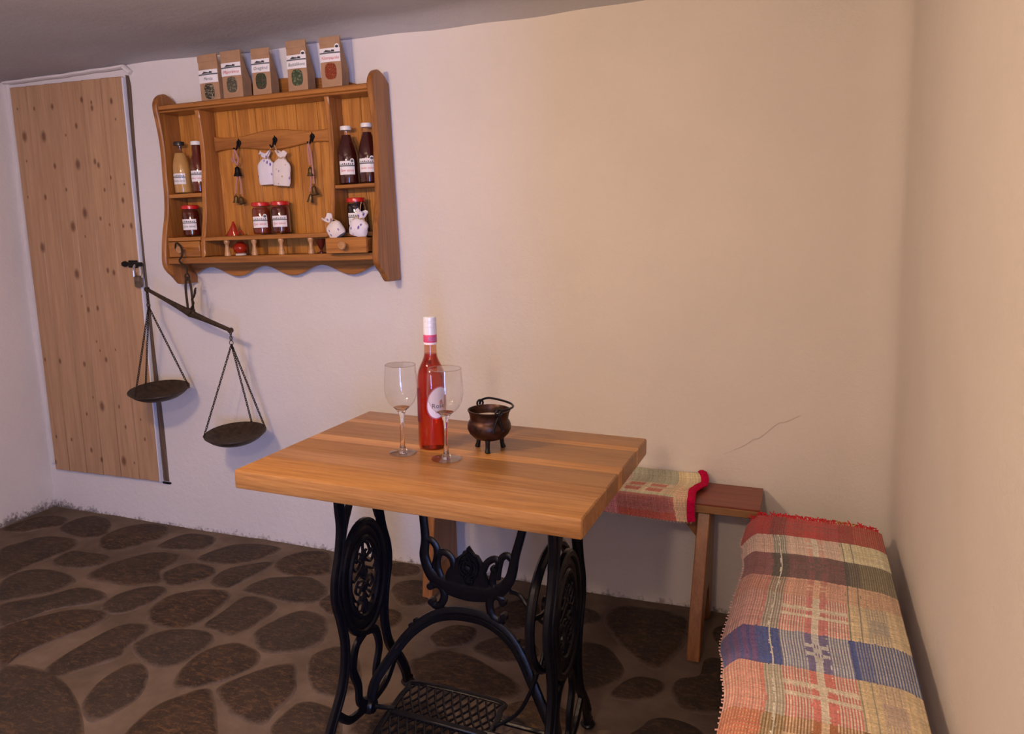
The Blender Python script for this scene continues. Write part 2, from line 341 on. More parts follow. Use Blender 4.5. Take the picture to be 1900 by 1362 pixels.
crack = MB().tube(spl([(.035, -.0009, .70), (-.005, -.0009, .676), (-.03, -.0009, .668), (-.08, -.0009, .618), (-.10, -.0009, .611), (-.13, -.0009, .585), (-.19, -.0009, .552)], 6), .0005, 4)
crack.build('hairline_crack', simple('crack', (.42, .37, .32, 1), .95), bpy.data.objects['wall_back'])
def floor_z(x, y): return .006*nz(x, y, 2.2, 2.1)-.004
mb = MB().grid(120, 140, lambda u, v: (lambda x, y: (x, y, floor_z(x, y)+.0025*nz(x, y, 8, 14)))(XL-.05+3.95*u, .04+(YB-.05)*v))
floor = tag(mb.build('floor', M_mortar), 'cement floor set with dark flagstones', kind='structure')
STONES=[
[(-3.150,-0.281),(-3.160,-0.186),(-3.110,-0.101),(-3.020,-0.093),(-2.954,-0.159),(-3.009,-0.221),(-3.060,-0.275)],
[(-2.926,-0.193),(-2.945,-0.112),(-2.909,-0.047),(-2.807,-0.053),(-2.724,-0.122),(-2.689,-0.194),(-2.761,-0.239),(-2.857,-0.225)],
[(-2.630,-0.262),(-2.674,-0.198),(-2.671,-0.115),(-2.610,-0.033),(-2.498,-0.029),(-2.447,-0.110),(-2.462,-0.185),(-2.498,-0.264),(-2.561,-0.295)],
[(-2.388,-0.198),(-2.389,-0.110),(-2.348,-0.049),(-2.236,-0.047),(-2.193,-0.120),(-2.213,-0.171),(-2.308,-0.198)],
[(-2.969,-0.437),(-2.951,-0.354),(-2.904,-0.282),(-2.766,-0.270),(-2.702,-0.335),(-2.705,-0.409),(-2.725,-0.513),(-2.737,-0.616)],
[(-2.674,-0.443),(-2.677,-0.358),(-2.599,-0.349),(-2.501,-0.339),(-2.470,-0.399),(-2.517,-0.449),(-2.604,-0.471)],
[(-2.432,-0.494),(-2.437,-0.396),(-2.394,-0.293),(-2.345,-0.248),(-2.242,-0.240),(-2.208,-0.316),(-2.207,-0.383),(-2.139,-0.455),(-2.192,-0.497),(-2.299,-0.511)],
[(-2.173,-0.387),(-2.141,-0.293),(-2.039,-0.291),(-1.992,-0.356),(-2.040,-0.444),(-2.099,-0.457)],
[(-2.143,-0.241),(-2.132,-0.137),(-2.066,-0.063),(-1.953,-0.046),(-1.903,-0.067),(-1.918,-0.163),(-1.972,-0.225),(-2.047,-0.260)],
[(-1.964,-0.378),(-1.976,-0.294),(-1.913,-0.213),(-1.852,-0.171),(-1.843,-0.239),(-1.856,-0.341),(-1.873,-0.400),(-1.926,-0.404)],
[(-1.826,-0.183),(-1.831,-0.106),(-1.776,-0.037),(-1.695,-0.031),(-1.626,-0.113),(-1.602,-0.188),(-1.684,-0.233),(-1.768,-0.230)],
[(-1.796,-0.396),(-1.788,-0.301),(-1.727,-0.264),(-1.632,-0.239),(-1.536,-0.290),(-1.514,-0.370),(-1.559,-0.414),(-1.680,-0.414)],
[(-2.681,-0.659),(-2.700,-0.571),(-2.634,-0.518),(-2.510,-0.521),(-2.446,-0.562),(-2.453,-0.640),(-2.539,-0.728),(-2.563,-0.751)],
[(-2.532,-0.775),(-2.441,-0.672),(-2.389,-0.588),(-2.291,-0.583),(-2.233,-0.621),(-2.261,-0.673),(-2.334,-0.726),(-2.386,-0.849),(-2.420,-0.861)],
[(-2.194,-0.650),(-2.206,-0.583),(-2.163,-0.509),(-2.105,-0.482),(-2.056,-0.516),(-2.054,-0.587),(-2.076,-0.663),(-2.146,-0.687)],
[(-2.005,-0.638),(-2.017,-0.532),(-1.959,-0.461),(-1.867,-0.436),(-1.818,-0.476),(-1.801,-0.553),(-1.802,-0.632),(-1.831,-0.692),(-1.937,-0.692)],
[(-1.766,-0.638),(-1.769,-0.555),(-1.768,-0.452),(-1.707,-0.430),(-1.623,-0.471),(-1.612,-0.565),(-1.638,-0.661),(-1.710,-0.662)],
[(-2.376,-0.895),(-2.338,-0.794),(-2.264,-0.715),(-2.158,-0.692),(-2.118,-0.730),(-2.127,-0.808),(-2.165,-0.904),(-2.180,-0.987),(-2.186,-1.042)],
[(-2.030,-1.018),(-2.048,-0.919),(-2.041,-0.802),(-2.008,-0.729),(-1.942,-0.719),(-1.911,-0.780),(-1.904,-0.846),(-1.884,-0.894),(-1.927,-0.962),(-1.979,-1.030)],
[(-1.885,-0.829),(-1.881,-0.758),(-1.839,-0.707),(-1.745,-0.680),(-1.682,-0.712),(-1.677,-0.800),(-1.698,-0.876),(-1.784,-0.880)],
[(-1.571,-0.637),(-1.570,-0.563),(-1.521,-0.469),(-1.430,-0.476),(-1.372,-0.544),(-1.351,-0.619),(-1.388,-0.682),(-1.482,-0.710)],
[(-1.630,-0.927),(-1.659,-0.804),(-1.627,-0.727),(-1.582,-0.705),(-1.496,-0.736),(-1.462,-0.788),(-1.477,-0.844),(-1.525,-0.919),(-1.584,-0.949)],
[(-1.479,-0.922),(-1.446,-0.843),(-1.407,-0.784),(-1.350,-0.754),(-1.303,-0.813),(-1.271,-0.867),(-1.268,-0.955),(-1.264,-1.008),(-1.322,-1.016),(-1.407,-0.978)],
[(-1.786,-1.103),(-1.827,-1.016),(-1.824,-0.925),(-1.785,-0.901),(-1.725,-0.941),(-1.677,-1.010),(-1.669,-1.070),(-1.685,-1.135),(-1.718,-1.147)],
[(-2.141,-1.077),(-2.045,-1.023),(-1.940,-1.046),(-1.844,-1.087),(-1.728,-1.167),(-1.664,-1.246),(-1.789,-1.348)],
[(-1.547,-1.220),(-1.572,-1.160),(-1.584,-1.066),(-1.565,-0.998),(-1.515,-0.939),(-1.462,-0.971),(-1.349,-1.091),(-1.315,-1.145)],
[(-1.210,-1.042),(-1.230,-0.975),(-1.212,-0.901),(-1.131,-0.898),(-1.069,-0.943),(-1.028,-1.044),(-1.111,-1.095)],
[(-1.307,-0.734),(-1.315,-0.673),(-1.268,-0.623),(-1.177,-0.667),(-1.114,-0.784),(-1.144,-0.841),(-1.222,-0.832)],
[(-1.493,-0.391),(-1.482,-0.316),(-1.417,-0.336),(-1.362,-0.426),(-1.420,-0.447)],
[(-1.015,-0.632),(-0.994,-0.574),(-0.955,-0.530),(-0.875,-0.532),(-0.777,-0.574),(-0.703,-0.611),(-0.669,-0.645),(-0.690,-0.696),(-0.788,-0.717),(-0.878,-0.719),(-0.950,-0.714)],
[(-0.528,-0.168),(-0.505,-0.080),(-0.428,-0.062),(-0.352,-0.063),(-0.274,-0.097),(-0.272,-0.226),(-0.289,-0.322),(-0.322,-0.391),(-0.369,-0.379),(-0.415,-0.337),(-0.477,-0.267)],
[(-0.416,-0.543),(-0.374,-0.470),(-0.318,-0.460),(-0.289,-0.485),(-0.304,-0.541),(-0.353,-0.576),(-0.415,-0.580)],
[(-0.259,-0.500),(-0.250,-0.439),(-0.198,-0.402),(-0.193,-0.324),(-0.152,-0.296),(-0.122,-0.355),(-0.111,-0.479),(-0.131,-0.557),(-0.219,-0.565)],
[(-0.184,-0.156),(-0.170,-0.102),(-0.109,-0.089),(-0.098,-0.241),(-0.155,-0.224)],
[(-0.588,-0.368),(-0.501,-0.337),(-0.436,-0.402),(-0.415,-0.464),(-0.443,-0.533),(-0.529,-0.582)],
[(-0.337,-0.754),(-0.311,-0.687),(-0.292,-0.647),(-0.253,-0.628),(-0.196,-0.636),(-0.160,-0.672),(-0.185,-0.726)],
[(-1.404,-0.057),(-1.382,-0.019),(-1.296,-0.029),(-1.277,-0.090),(-1.349,-0.125)],
[(-1.297,-0.229),(-1.295,-0.162),(-1.225,-0.128),(-1.165,-0.183),(-1.140,-0.271),(-1.216,-0.314)],
[(-0.896,-0.214),(-0.809,-0.123),(-0.748,-0.221),(-0.787,-0.328),(-0.897,-0.312)],
[(-0.876,-0.480),(-0.819,-0.392),(-0.719,-0.392),(-0.687,-0.462),(-0.770,-0.523)],
[(-1.030,-0.466),(-0.993,-0.382),(-0.919,-0.375),(-0.904,-0.456),(-0.971,-0.513)]]

def inside(p, poly):
    c = False; n = len(poly)
    for i in range(n):
        a, b = poly[i], poly[i-1]
        if (a[1] > p[1]) != (b[1] > p[1]) and p[0] < (b[0]-a[0])*(p[1]-a[1])/(b[1]-a[1])+a[0]: c = not c
    return c
def near(p, poly, d):
    if inside(p, poly): return True
    for i in range(len(poly)):
        a, b = Vector(poly[i-1]), Vector(poly[i]); q = Vector(p); ab = b-a
        t = max(0, min(1, (q-a).dot(ab)/max(ab.length_squared, 1e-9)))
        if (a+ab*t-q).length < d: return True
    return False
extra = []; tries = 0
while tries < 2600:                               # more flagstones where the floor runs on, among those seen
    tries += 1
    c = (random.uniform(-3.0, .2), random.uniform(-4.0, -.12)); r = random.uniform(.11, .17) if tries < 1500 else random.uniform(.07, .11)
    if any(math.dist(c, e[0]) < (r+e[1])*1.0+.02 for e in extra): continue
    if any(near(c, s_, r+.025) for s_ in STONES): continue
    extra.append((c, r))
for c, r in extra:
    k = random.randint(6, 8); a0 = random.random()*6; ex = random.uniform(.8, 1.25)
    STONES.append([(c[0]+r*ex*random.uniform(.85, 1.1)*math.cos(a0+6.283*i/k), c[1]+r/ex*random.uniform(.85, 1.1)*math.sin(a0+6.283*i/k)) for i in range(k)])
for poly in STONES:
    pts = [Vector((p.x, p.y)) for p in spl([(a, b, 0) for a, b in poly], 4, True)]
    N = len(pts); cen = sum(pts, Vector((0, 0)))/N; pts = [cen+(q-cen)*(1.06+.05*nz(q.x, q.y, 4, 11)) for q in pts]
    mb = MB(); vs = []; rim = []; seed = cen.x*3.3
    for sc, dz, rv in ((1.05, -.012, 0), (1.02, .0005, .0), (.93, .004, .25), (.78, .0075, .62), (.5, .009, 1), (.22, .009, 1)):
        for i, p in enumerate(pts):
            q = cen+(p-cen)*sc
            vs.append((q.x, q.y, floor_z(q.x, q.y)+dz+.003*nz(q.x, q.y, seed, 16)*(1 if dz > .002 else 0))); rim.append(rv)
    vs.append((cen.x, cen.y, floor_z(cen.x, cen.y)+.009)); rim.append(1)
    fs = [(L*N+i, L*N+(i+1) % N, (L+1)*N+(i+1) % N, (L+1)*N+i) for L in range(5) for i in range(N)]
    fs += [(5*N+i, 5*N+(i+1) % N, 6*N) for i in range(N)]
    o = mb.add(vs, fs).build('flagstone', M_stone, floor)
    at = o.data.attributes.new('rim', 'FLOAT', 'POINT'); at.data.foreach_set('value', rim)

# ------------------------------------------------------------------ plank door
KN = [(-3.072, 1.648), (-2.965, 1.645), (-2.844, 1.646), (-2.795, 1.529), (-2.782, 1.68), (-2.785, 1.333), (-2.859, 1.278), (-3.044, 1.19), (-2.703, 1.538), (-3.093, 1.76), (-3.0, 1.757), (-2.9, 1.76), (-2.69, 1.766), (-2.689, 1.745), (-2.587, 1.766), (-2.574, 1.697), (-2.74, 1.779), (-2.562, 1.446), (-2.667, 1.425), (-2.873, 1.429), (-2.922, 1.525), (-3.077, 1.549), (-3.094, 1.401), (-2.994, 1.4), (-2.629, 1.473), (-2.686, 1.523), (-2.577, 1.383), (-2.704, 1.311), (-2.588, 1.281), (-2.546, 1.282), (-2.797, 1.238), (-2.659, 1.286), (-2.866, 1.081), (-2.694, 1.099), (-2.853, 0.987), (-2.771, 0.939), (-3.108, 0.699), (-3.02, 0.697), (-2.797, 0.795), (-2.754, 0.719), (-2.783, 0.756), (-2.697, 0.765), (-2.88, 0.692), (-2.852, 0.546), (-2.805, 0.51), (-2.898, 0.468), (-2.596, 0.468), (-3.006, 0.341), (-3.096, 0.346), (-2.714, 0.272), (-2.841, 0.264), (-2.895, 0.303), (-2.543, 1.085), (-2.662, 1.091), (-2.684, 0.428), (-2.709, 0.516), (-2.824, 0.931), (-3.118, 0.225), (-2.584, 0.382), (-2.655, 0.269)]
random.seed(3)
big = {(-3.072, 1.648), (-2.965, 1.645), (-2.795, 1.529), (-2.785, 1.333), (-2.859, 1.278), (-3.044, 1.19), (-2.866, 1.081), (-2.805, .51), (-2.714, .272)}
knots = [(x, z, .0125 if (x, z) in big else random.choice([.0035, .005, .007])) for x, z in KN]
M_door = [wood('door_pine_%s' % 'abcdefg'[i], (.34, .19, .092, 1), (.52, .315, .165, 1), 'Z', freq=42, rough=.55, coat=.05, var=.08, ring_amt=.09,
               knots=[k for k in knots if lo-.02 < k[0] < hi+.02], kcol=(.11, .036, .014, 1), bump=.1)
          for i, (lo, hi) in enumerate(zip([-3.125, -3.037, -2.935, -2.838, -2.737, -2.635], [-3.037, -2.935, -2.838, -2.737, -2.635, -2.526]))]
door = tag(empty('door_1', (-2.83, 0, .19)), 'low door of knotty pine planks in the corner', kind='structure')
D0 = Vector((2.83, 0, -.19))
def dpart(mb, name, mat, parent=None):
    o = mb.build(name, mat, door if parent is None else parent)
    if parent is None: o.location = D0
    return o
ed = [-3.125, -3.037, -2.935, -2.838, -2.737, -2.635, -2.526]
for i in range(6):
    a, b = ed[i], ed[i+1]; z1 = 1.846+.009*(i/5.)
    dpart(MB().box(a+.0006, b-.0006, -.021, -.006, .190+.0015*i, z1, .0022), 'plank', M_door[i])
M_wpaint = simple('white_door_edge', (.66, .68, .74, 1), .6)
dpart(MB().box(-2.527, -2.521, -.0205, .002, .196, 1.852, .001), 'door_edge_strip', M_wpaint)
M_stile = wood('grey_brown_frame', (.075, .045, .026, 1), (.16, .10, .06, 1), 'Z', rough=.7, coat=0)
pts = [(-2.519, .2), (-2.487, .198), (-2.492, .45), (-2.507, .8), (-2.512, 1.15), (-2.506, 1.5), (-2.502, 1.82), (-2.508, 1.86), (-2.519, 1.862)]
dpart(MB().prism(pts, -.007, .012, 'Y', .002), 'frame_stile', M_stile)
mb = MB()
mb.lathe([(.0, -.062), (.0095, -.06), (.0125, -.05), (.0105, -.042), (.008, -.036), (.007, -.02), (.009, .0), (.009, .036), (0, .037)], 14, (-2.536, -.034, 1.128), 'X')
mb.box(-2.575, -2.53, -.028, -.020, 1.113, 1.143, .002)
bolt = dpart(mb, 'bolt', M_dkmetal)
mb = MB().tube(spl([(-2.536, -.042, 1.078), (-2.536, -.042, 1.105), (-2.529, -.040, 1.124), (-2.514, -.036, 1.129), (-2.503, -.034, 1.118), (-2.501, -.034, 1.095), (-2.502, -.034, 1.075)], 5), .0042, 8)
lock = dpart(mb, 'padlock_shackle', M_chrome)
dpart(MB().box(-2.536, -2.506, -.046, -.026, 1.035, 1.082, .005), 'padlock_body', simple('old_padlock', (.16, .12, .09, 1), .45, .7, 0, .5, .3, 60))
dpart(MB().box(-2.519, -2.478, -.012, -.002, .188, .196, .001), 'sill_hook', M_dkmetal)
mb = MB()
tp = [(-3.16, -.012, 1.870)]+[(-3.12+.05*i, -.013+.004*nz(i, 1, 0, .9), 1.866+.0022*i+.004*nz(i, 7, 0, .8)) for i in range(13)]+[(-2.512, -.012, 1.888), (-2.49, -.006, 1.868)]
mb.tube(spl(tp, 4), .009, 8, w=.015)
mb.tube(spl([(-3.152+.010*nz(i, 3, 0, .9), -.004, 1.87-.072*i) for i in range(24)], 3), .008, 8, w=.012)
tag(mb.build('trim_1', M_wall), 'rough white plaster bead around the plank door', kind='structure')

# ------------------------------------------------------------------ wall cabinet
TAU = .035
CO = Vector((-1.8, -.004, 1.2))
CR = Matrix.Rotation(-TAU, 4, 'Y')
def cw(x, y, z): return CO+(CR @ Vector((x, y, z)))
def crot(yaw=0): return (CR @ Matrix.Rotation(yaw, 4, 'Z')).to_euler()
cab = tag(empty('wall_shelf', CO, crot()), 'varnished pine wall cabinet with shelves, two drawers and a hook rail', 'cabinet')
prof = [(0, .548), (-.03, .572), (-.062, .585), (-.09, .579), (-.113, .558), (-.12, .53), (-.113, .48), (-.106, .42), (-.105, .35), (-.109, .28), (-.112, .21), (-.122, .14), (-.143, .07), (-.157, .0), (-.16, -.045), (-.145, -.072), (-.118, -.095), (-.095, -.12), (-.075, -.125), (0, -.125)]
pp = [(p.x, p.y) for p in spl([(a, b, 0) for a, b in prof], 3)]
for a, b in ((-.474, -.452), (.434, .456)): MB().prism(pp, a, b, 'X', .004).build('side_panel', M_pineZ, cab)
dprof = [(-.012, .515), (-.098, .515), (-.092, .46), (-.088, .40), (-.09, .33), (-.098, .27), (-.106, .2), (-.112, .14), (-.125, .08), (-.138, .03), (-.142, -.02), (-.012, -.02)]
dp = [(-.012, .515)]+[(p.x, p.y) for p in spl([(a, b, 0) for a, b in dprof[1:-1]], 3)]+[(-.012, -.02)]
for xc in (-.291, .262): MB().prism(dp, xc-.0095, xc+.0095, 'X', .003).build('divider', M_pineZ, cab)
mb = MB().box(-.452, .434, -.114, 0, .520, .538, .003).box(-.452, .434, -.108, -.02, .511, .520, .002)
mb.build('top_board', M_pineX, cab)
MB().box(-.452, .434, -.150, 0, -.045, -.020, .003).build('bottom_board', M_pineX, cab)
nb = 10
for i in range(nb):
    a = -.452+.886*i/nb; MB().box(a+.0004, a+.886/nb-.0004, -.012, -.002, -.045, .52, .0012).build('back_board', M_back, cab)
arch = [(-.33, .53)]+[(-.33+.70*i/20, .545+.058*math.sin(math.pi*i/20)**.8) for i in range(21)]+[(.37, .53)]
MB().prism(arch, -.022, -.004, 'Y', .002).build('back_rail', M_pineX, cab)
val = [(-.452, -.046), (.434, -.046), (.434, -.066)]+[(.434-.886*i/40, -.083-.019*math.cos(2*math.pi*(.434-.886*i/40-.018)/.252)) for i in range(1, 40)]+[(-.452, -.066)]
MB().prism(val, -.030, -.012, 'Y', .002).build('valance', M_pineX, cab)
for (x0, x1, z0, z1, yf) in ((-.452, -.3, .201, .216, -.108), (.2715, .434, .201, .214, -.100), (-.452, -.3, .040, .055, -.138), (.2715, .434, .036, .050, -.130)):
    MB().box(x0, x1, yf, -.012, z0, z1, .002).build('shelf', M_pineX, cab)
MB().box(-.2815, .2525, -.138, -.012, .037, .0525, .002).build('shelf', M_pineX, cab)
rail = [(-.2815+.534*i/30, .421+.008*math.cos(2*math.pi*(i/30-.5)*1.5)) for i in range(31)]+[(.2525-.534*i/30, .366-.008*math.cos(2*math.pi*(.5-i/30)*1.5)) for i in range(31)]
MB().prism(rail, -.030, -.012, 'Y', .003).build('hook_rail', M_pineX, cab)
for hx in (-.168, -.008, .151):
    mb = MB().lathe([(0, -.004), (.009, -.003), (.011, 0), (.009, .002)], 10, (hx, -.031, .392), 'Y')
    mb.tube(spl([(hx, -.033, .395), (hx, -.040, .385), (hx, -.047, .370), (hx, -.056, .364), (hx, -.063, .372)], 4), .0032, 6)
    mb.prism([(hx-.008, .385), (hx, .408), (hx+.008, .385), (hx, .372)], -.034, -.030, 'Y', .001)
    mb.build('coat_hook', M_dkmetal, cab)
for sx in (-.19, -.069, .048, .173):
    MB().lathe([(.0, -.0198), (.012, -.0195), (.0125, -.012), (.0105, -.006), (.0085, .004), (.0068, .014), (.0075, .022), (.0105, .028), (.0112, .033), (.0105, .0368), (0, .0369)], 16, (sx, -.126, 0)).build('spindle', M_knob, cab)
def drawer(x0, x1, yf, z0, z1):
    d = MB().box(x0, x1, yf, yf+.014, z0, z1, .002).build('drawer', M_pineX, cab)
    for a, b in ((x0+.006, x0+.016), (x1-.016, x1-.006)): MB().box(a, b, yf+.014, yf+.125, z0+.004, z1-.004, .001).build('drawer_side', M_pineY, d)
    MB().box(x0+.016, x1-.016, yf+.014, yf+.125, z0+.004, z0+.010, 0).build('drawer_bottom', M_pineY, d)
    MB().box(x0+.016, x1-.016, yf+.117, yf+.125, z0+.010, z1-.006, 0).build('drawer_back', M_pineX, d)
    xc = (x0+x1)/2
    MB().lathe([(0, -.030), (.0125, -.029), (.0145, -.026), (.0145, -.022), (.010, -.017), (.0065, -.010), (.006, 0)], 14, (xc, yf, (z0+z1)/2), 'Y').build('knob', M_knob, d)
drawer(-.449, -.303, -.142, -.0185, .0385)
drawer(.2740, .432, -.190, -.0185, .0345)
KNOB = cw(-.376, -.165, .010)

# ------------------------------------------------------------------ labels for jars, bottles, bags
def wrap(v2, r, az, z0):
    out = []
    for x, z in v2:
        a = az+x/r; out.append((r*math.sin(a), -r*math.cos(a), z0+z))
    return out
def curved_label(root, r, az, zc_, w_, h_, txt, ink, txt_h=.010, accent=None, badge=False):
    n = 14
    g = MB().grid(n, 1, lambda u, v: wrap([((u-.5)*w_, (v-.5)*h_)], r+.0005, az, zc_)[0]).build('label', M_label, root)
    def strip(x0, x1, z0, z1, rr):
        return MB().grid(n, 1, lambda u, v: wrap([(x0+(x1-x0)*u, z0+(z1-z0)*v)], rr, az, zc_)[0])
    mb = strip(-w_/2, w_/2, h_*.10, h_*.19, r+.0008)
    mb.build('label_band', M_grey, g)
    mb = MB()                                     # little drawn skyline above the band
    for i in range(7):
        x = (-.38+.125*i)*w_; hh = h_*(.08+.05*((i*37) % 5)/4)
        mb.add(wrap([(x-.05*w_, h_*.23), (x+.05*w_, h_*.23), (x+.03*w_, h_*.23+hh), (x-.02*w_, h_*.23+hh*.8)], r+.0008, az, zc_), [(0, 1, 2, 3)])
    mb.build('label_drawing', M_ink, g)
    v, f = text2d(txt, txt_h); wmax = max(abs(x) for x, _ in v); k = min(1, .44*w_/wmax)
    MB().add(wrap([(x*k, z*min(1, k*1.15)-h_*.27) for x, z in v], r+.0009, az, zc_), f).build('label_writing', ink, g, smooth=False)
    if badge:
        mb = MB(); c = []
        for i in range(16): c.append((w_*.36+.0075*math.cos(i*math.pi/8), h_*.5+.001+.0075*math.sin(i*math.pi/8)))
        mb.add(wrap(c, r+.0010, az, zc_), [tuple(range(16))]); b = mb.build('round_badge', M_label, g)
        mb = MB(); c = [(w_*.36+.0055*math.cos(i*math.pi/8), h_*.5+.0045*math.sin(i*math.pi/8)) for i in range(16)]
        mb.add(wrap(c, r+.0013, az, zc_), [tuple(range(16))]); mb.build('badge_print', M_grey, b)
AZ = math.radians(22)
def vessel(name, label, cat, x, y, z, prof, fill, fmat, lid, lidmat, lab=None, group=None, yaw=0):
    """prof: outer glass profile; fill: fraction of the height filled; lid: profile"""
    root = tag(empty(name, cw(x, y, z), crot(yaw)), label, cat, group)
    MB().lathe(prof, 32).build('glass', M_glass, root)
    top = fill; inner = []
    for r, h in prof:
        if h <= top and r > 0: inner.append((max(.0005, r-.0016), max(h, .003)))
    for i in range(len(prof)-1):
        (r0, h0), (r1, h1) = prof[i], prof[i+1]
        if h0 <= top < h1: inner.append((r0+(r1-r0)*(top-h0)/(h1-h0)-.0016, top))
    MB().lathe([(0, .003)]+inner+[(0, top)], 32).build('contents', fmat, root)
    MB().lathe(lid, 28).build('lid', lidmat, root)
    if lab: curved_label(root, *lab)
    return root
def jar(label, x, y, z, fmat, txt, ink, az=AZ, badge=False, group='jam jars in the wall cabinet', h=.120):
    r = .034
    prof = [(0, 0), (r-.006, 0), (r-.001, .005), (r, .012), (r, .086), (r-.002, .094), (r-.006, .101), (r-.0055, .112)]
    lid = [(r-.0055, .1025), (r-.0015, .1035), (r-.0008, .112), (r-.002, .1165), (r-.006, .118), (0, .1172)]
    return vessel('jam_jar', label, 'jar', x, y, z, prof, .099, fmat, lid, M_redlid, (r, az, .046, .058, .040, txt, ink, .012, None, badge), group)
jar('red-lidded jam jar on the left shelf of the cabinet', -.389, -.072, .0555, M_jam, 'Szilva lekvár', M_ink)
jar('left of the two red-lidded jars on the middle shelf', -.068, -.070, .053, M_jam2, 'Eper lekvár', M_rink, badge=True)
jar('right of the two red-lidded jars on the middle shelf', .014, -.066, .053, M_jam, 'Eper lekvár', M_rink)
jar('black-filled jar with red lid above the open drawer', .330, -.064, .0505, M_black, 'Lila lekvár', M_grey)
def bottle(label, x, y, z, r, h, fmat, fill, capm, lab, group='syrup bottles in the wall cabinet', waist=False):
    if waist:
        prof = [(0, 0), (r-.004, 0), (r, .006), (r-.001, .06), (r-.002, .098), (r-.004, .105), (r+.001, .115), (r, .13), (r-.008, .152), (.018, .166), (.016, .172), (.016, h-.004)]
    else:
        prof = [(0, 0), (r-.004, 0), (r, .006), (r, .092), (r-.001, .105), (r-.006, .128), (r-.012, .148), (.0185, .164), (.0165, .172), (.0165, h-.004)]
    cap = [(.0165, h-.014), (.0195, h-.0135), (.020, h-.004), (.0185, h), (0, h-.0003)]
    return vessel('syrup_bottle', label, 'bottle', x, y, z, prof, fill, fmat, cap, capm, lab, group)
bottle('golden syrup bottle with a dark cap', -.409, -.072, .2165, .0335, .192, M_golden, .150, M_capdark, (.0325, AZ-.1, .055, .050, .040, 'Bodza szörp', M_ink, .012))
b = bottle('amber-red syrup bottle with a white cap beside the golden one', -.340, -.060, .2165, .030, .190, M_brownred, .176, M_capwhite, (.030, AZ-.05, .062, .048, .040, 'Alma szörp', M_rink, .012))
bottle('left of the two dark syrup bottles on the right shelf', .308, -.060, .2145, .0360, .198, M_dkred, .168, M_capwhite, (.036, AZ, .056, .056, .046, 'Eper szörp', M_rink, .013, None, True))
bottle('dark syrup bottle standing against the right cabinet side', .391, -.062, .2145, .0355, .202, M_dkred, .172, M_capwhite, (.0355, AZ-.1, .060, .056, .046, 'Szeder szörp', M_rink, .013, None, True))

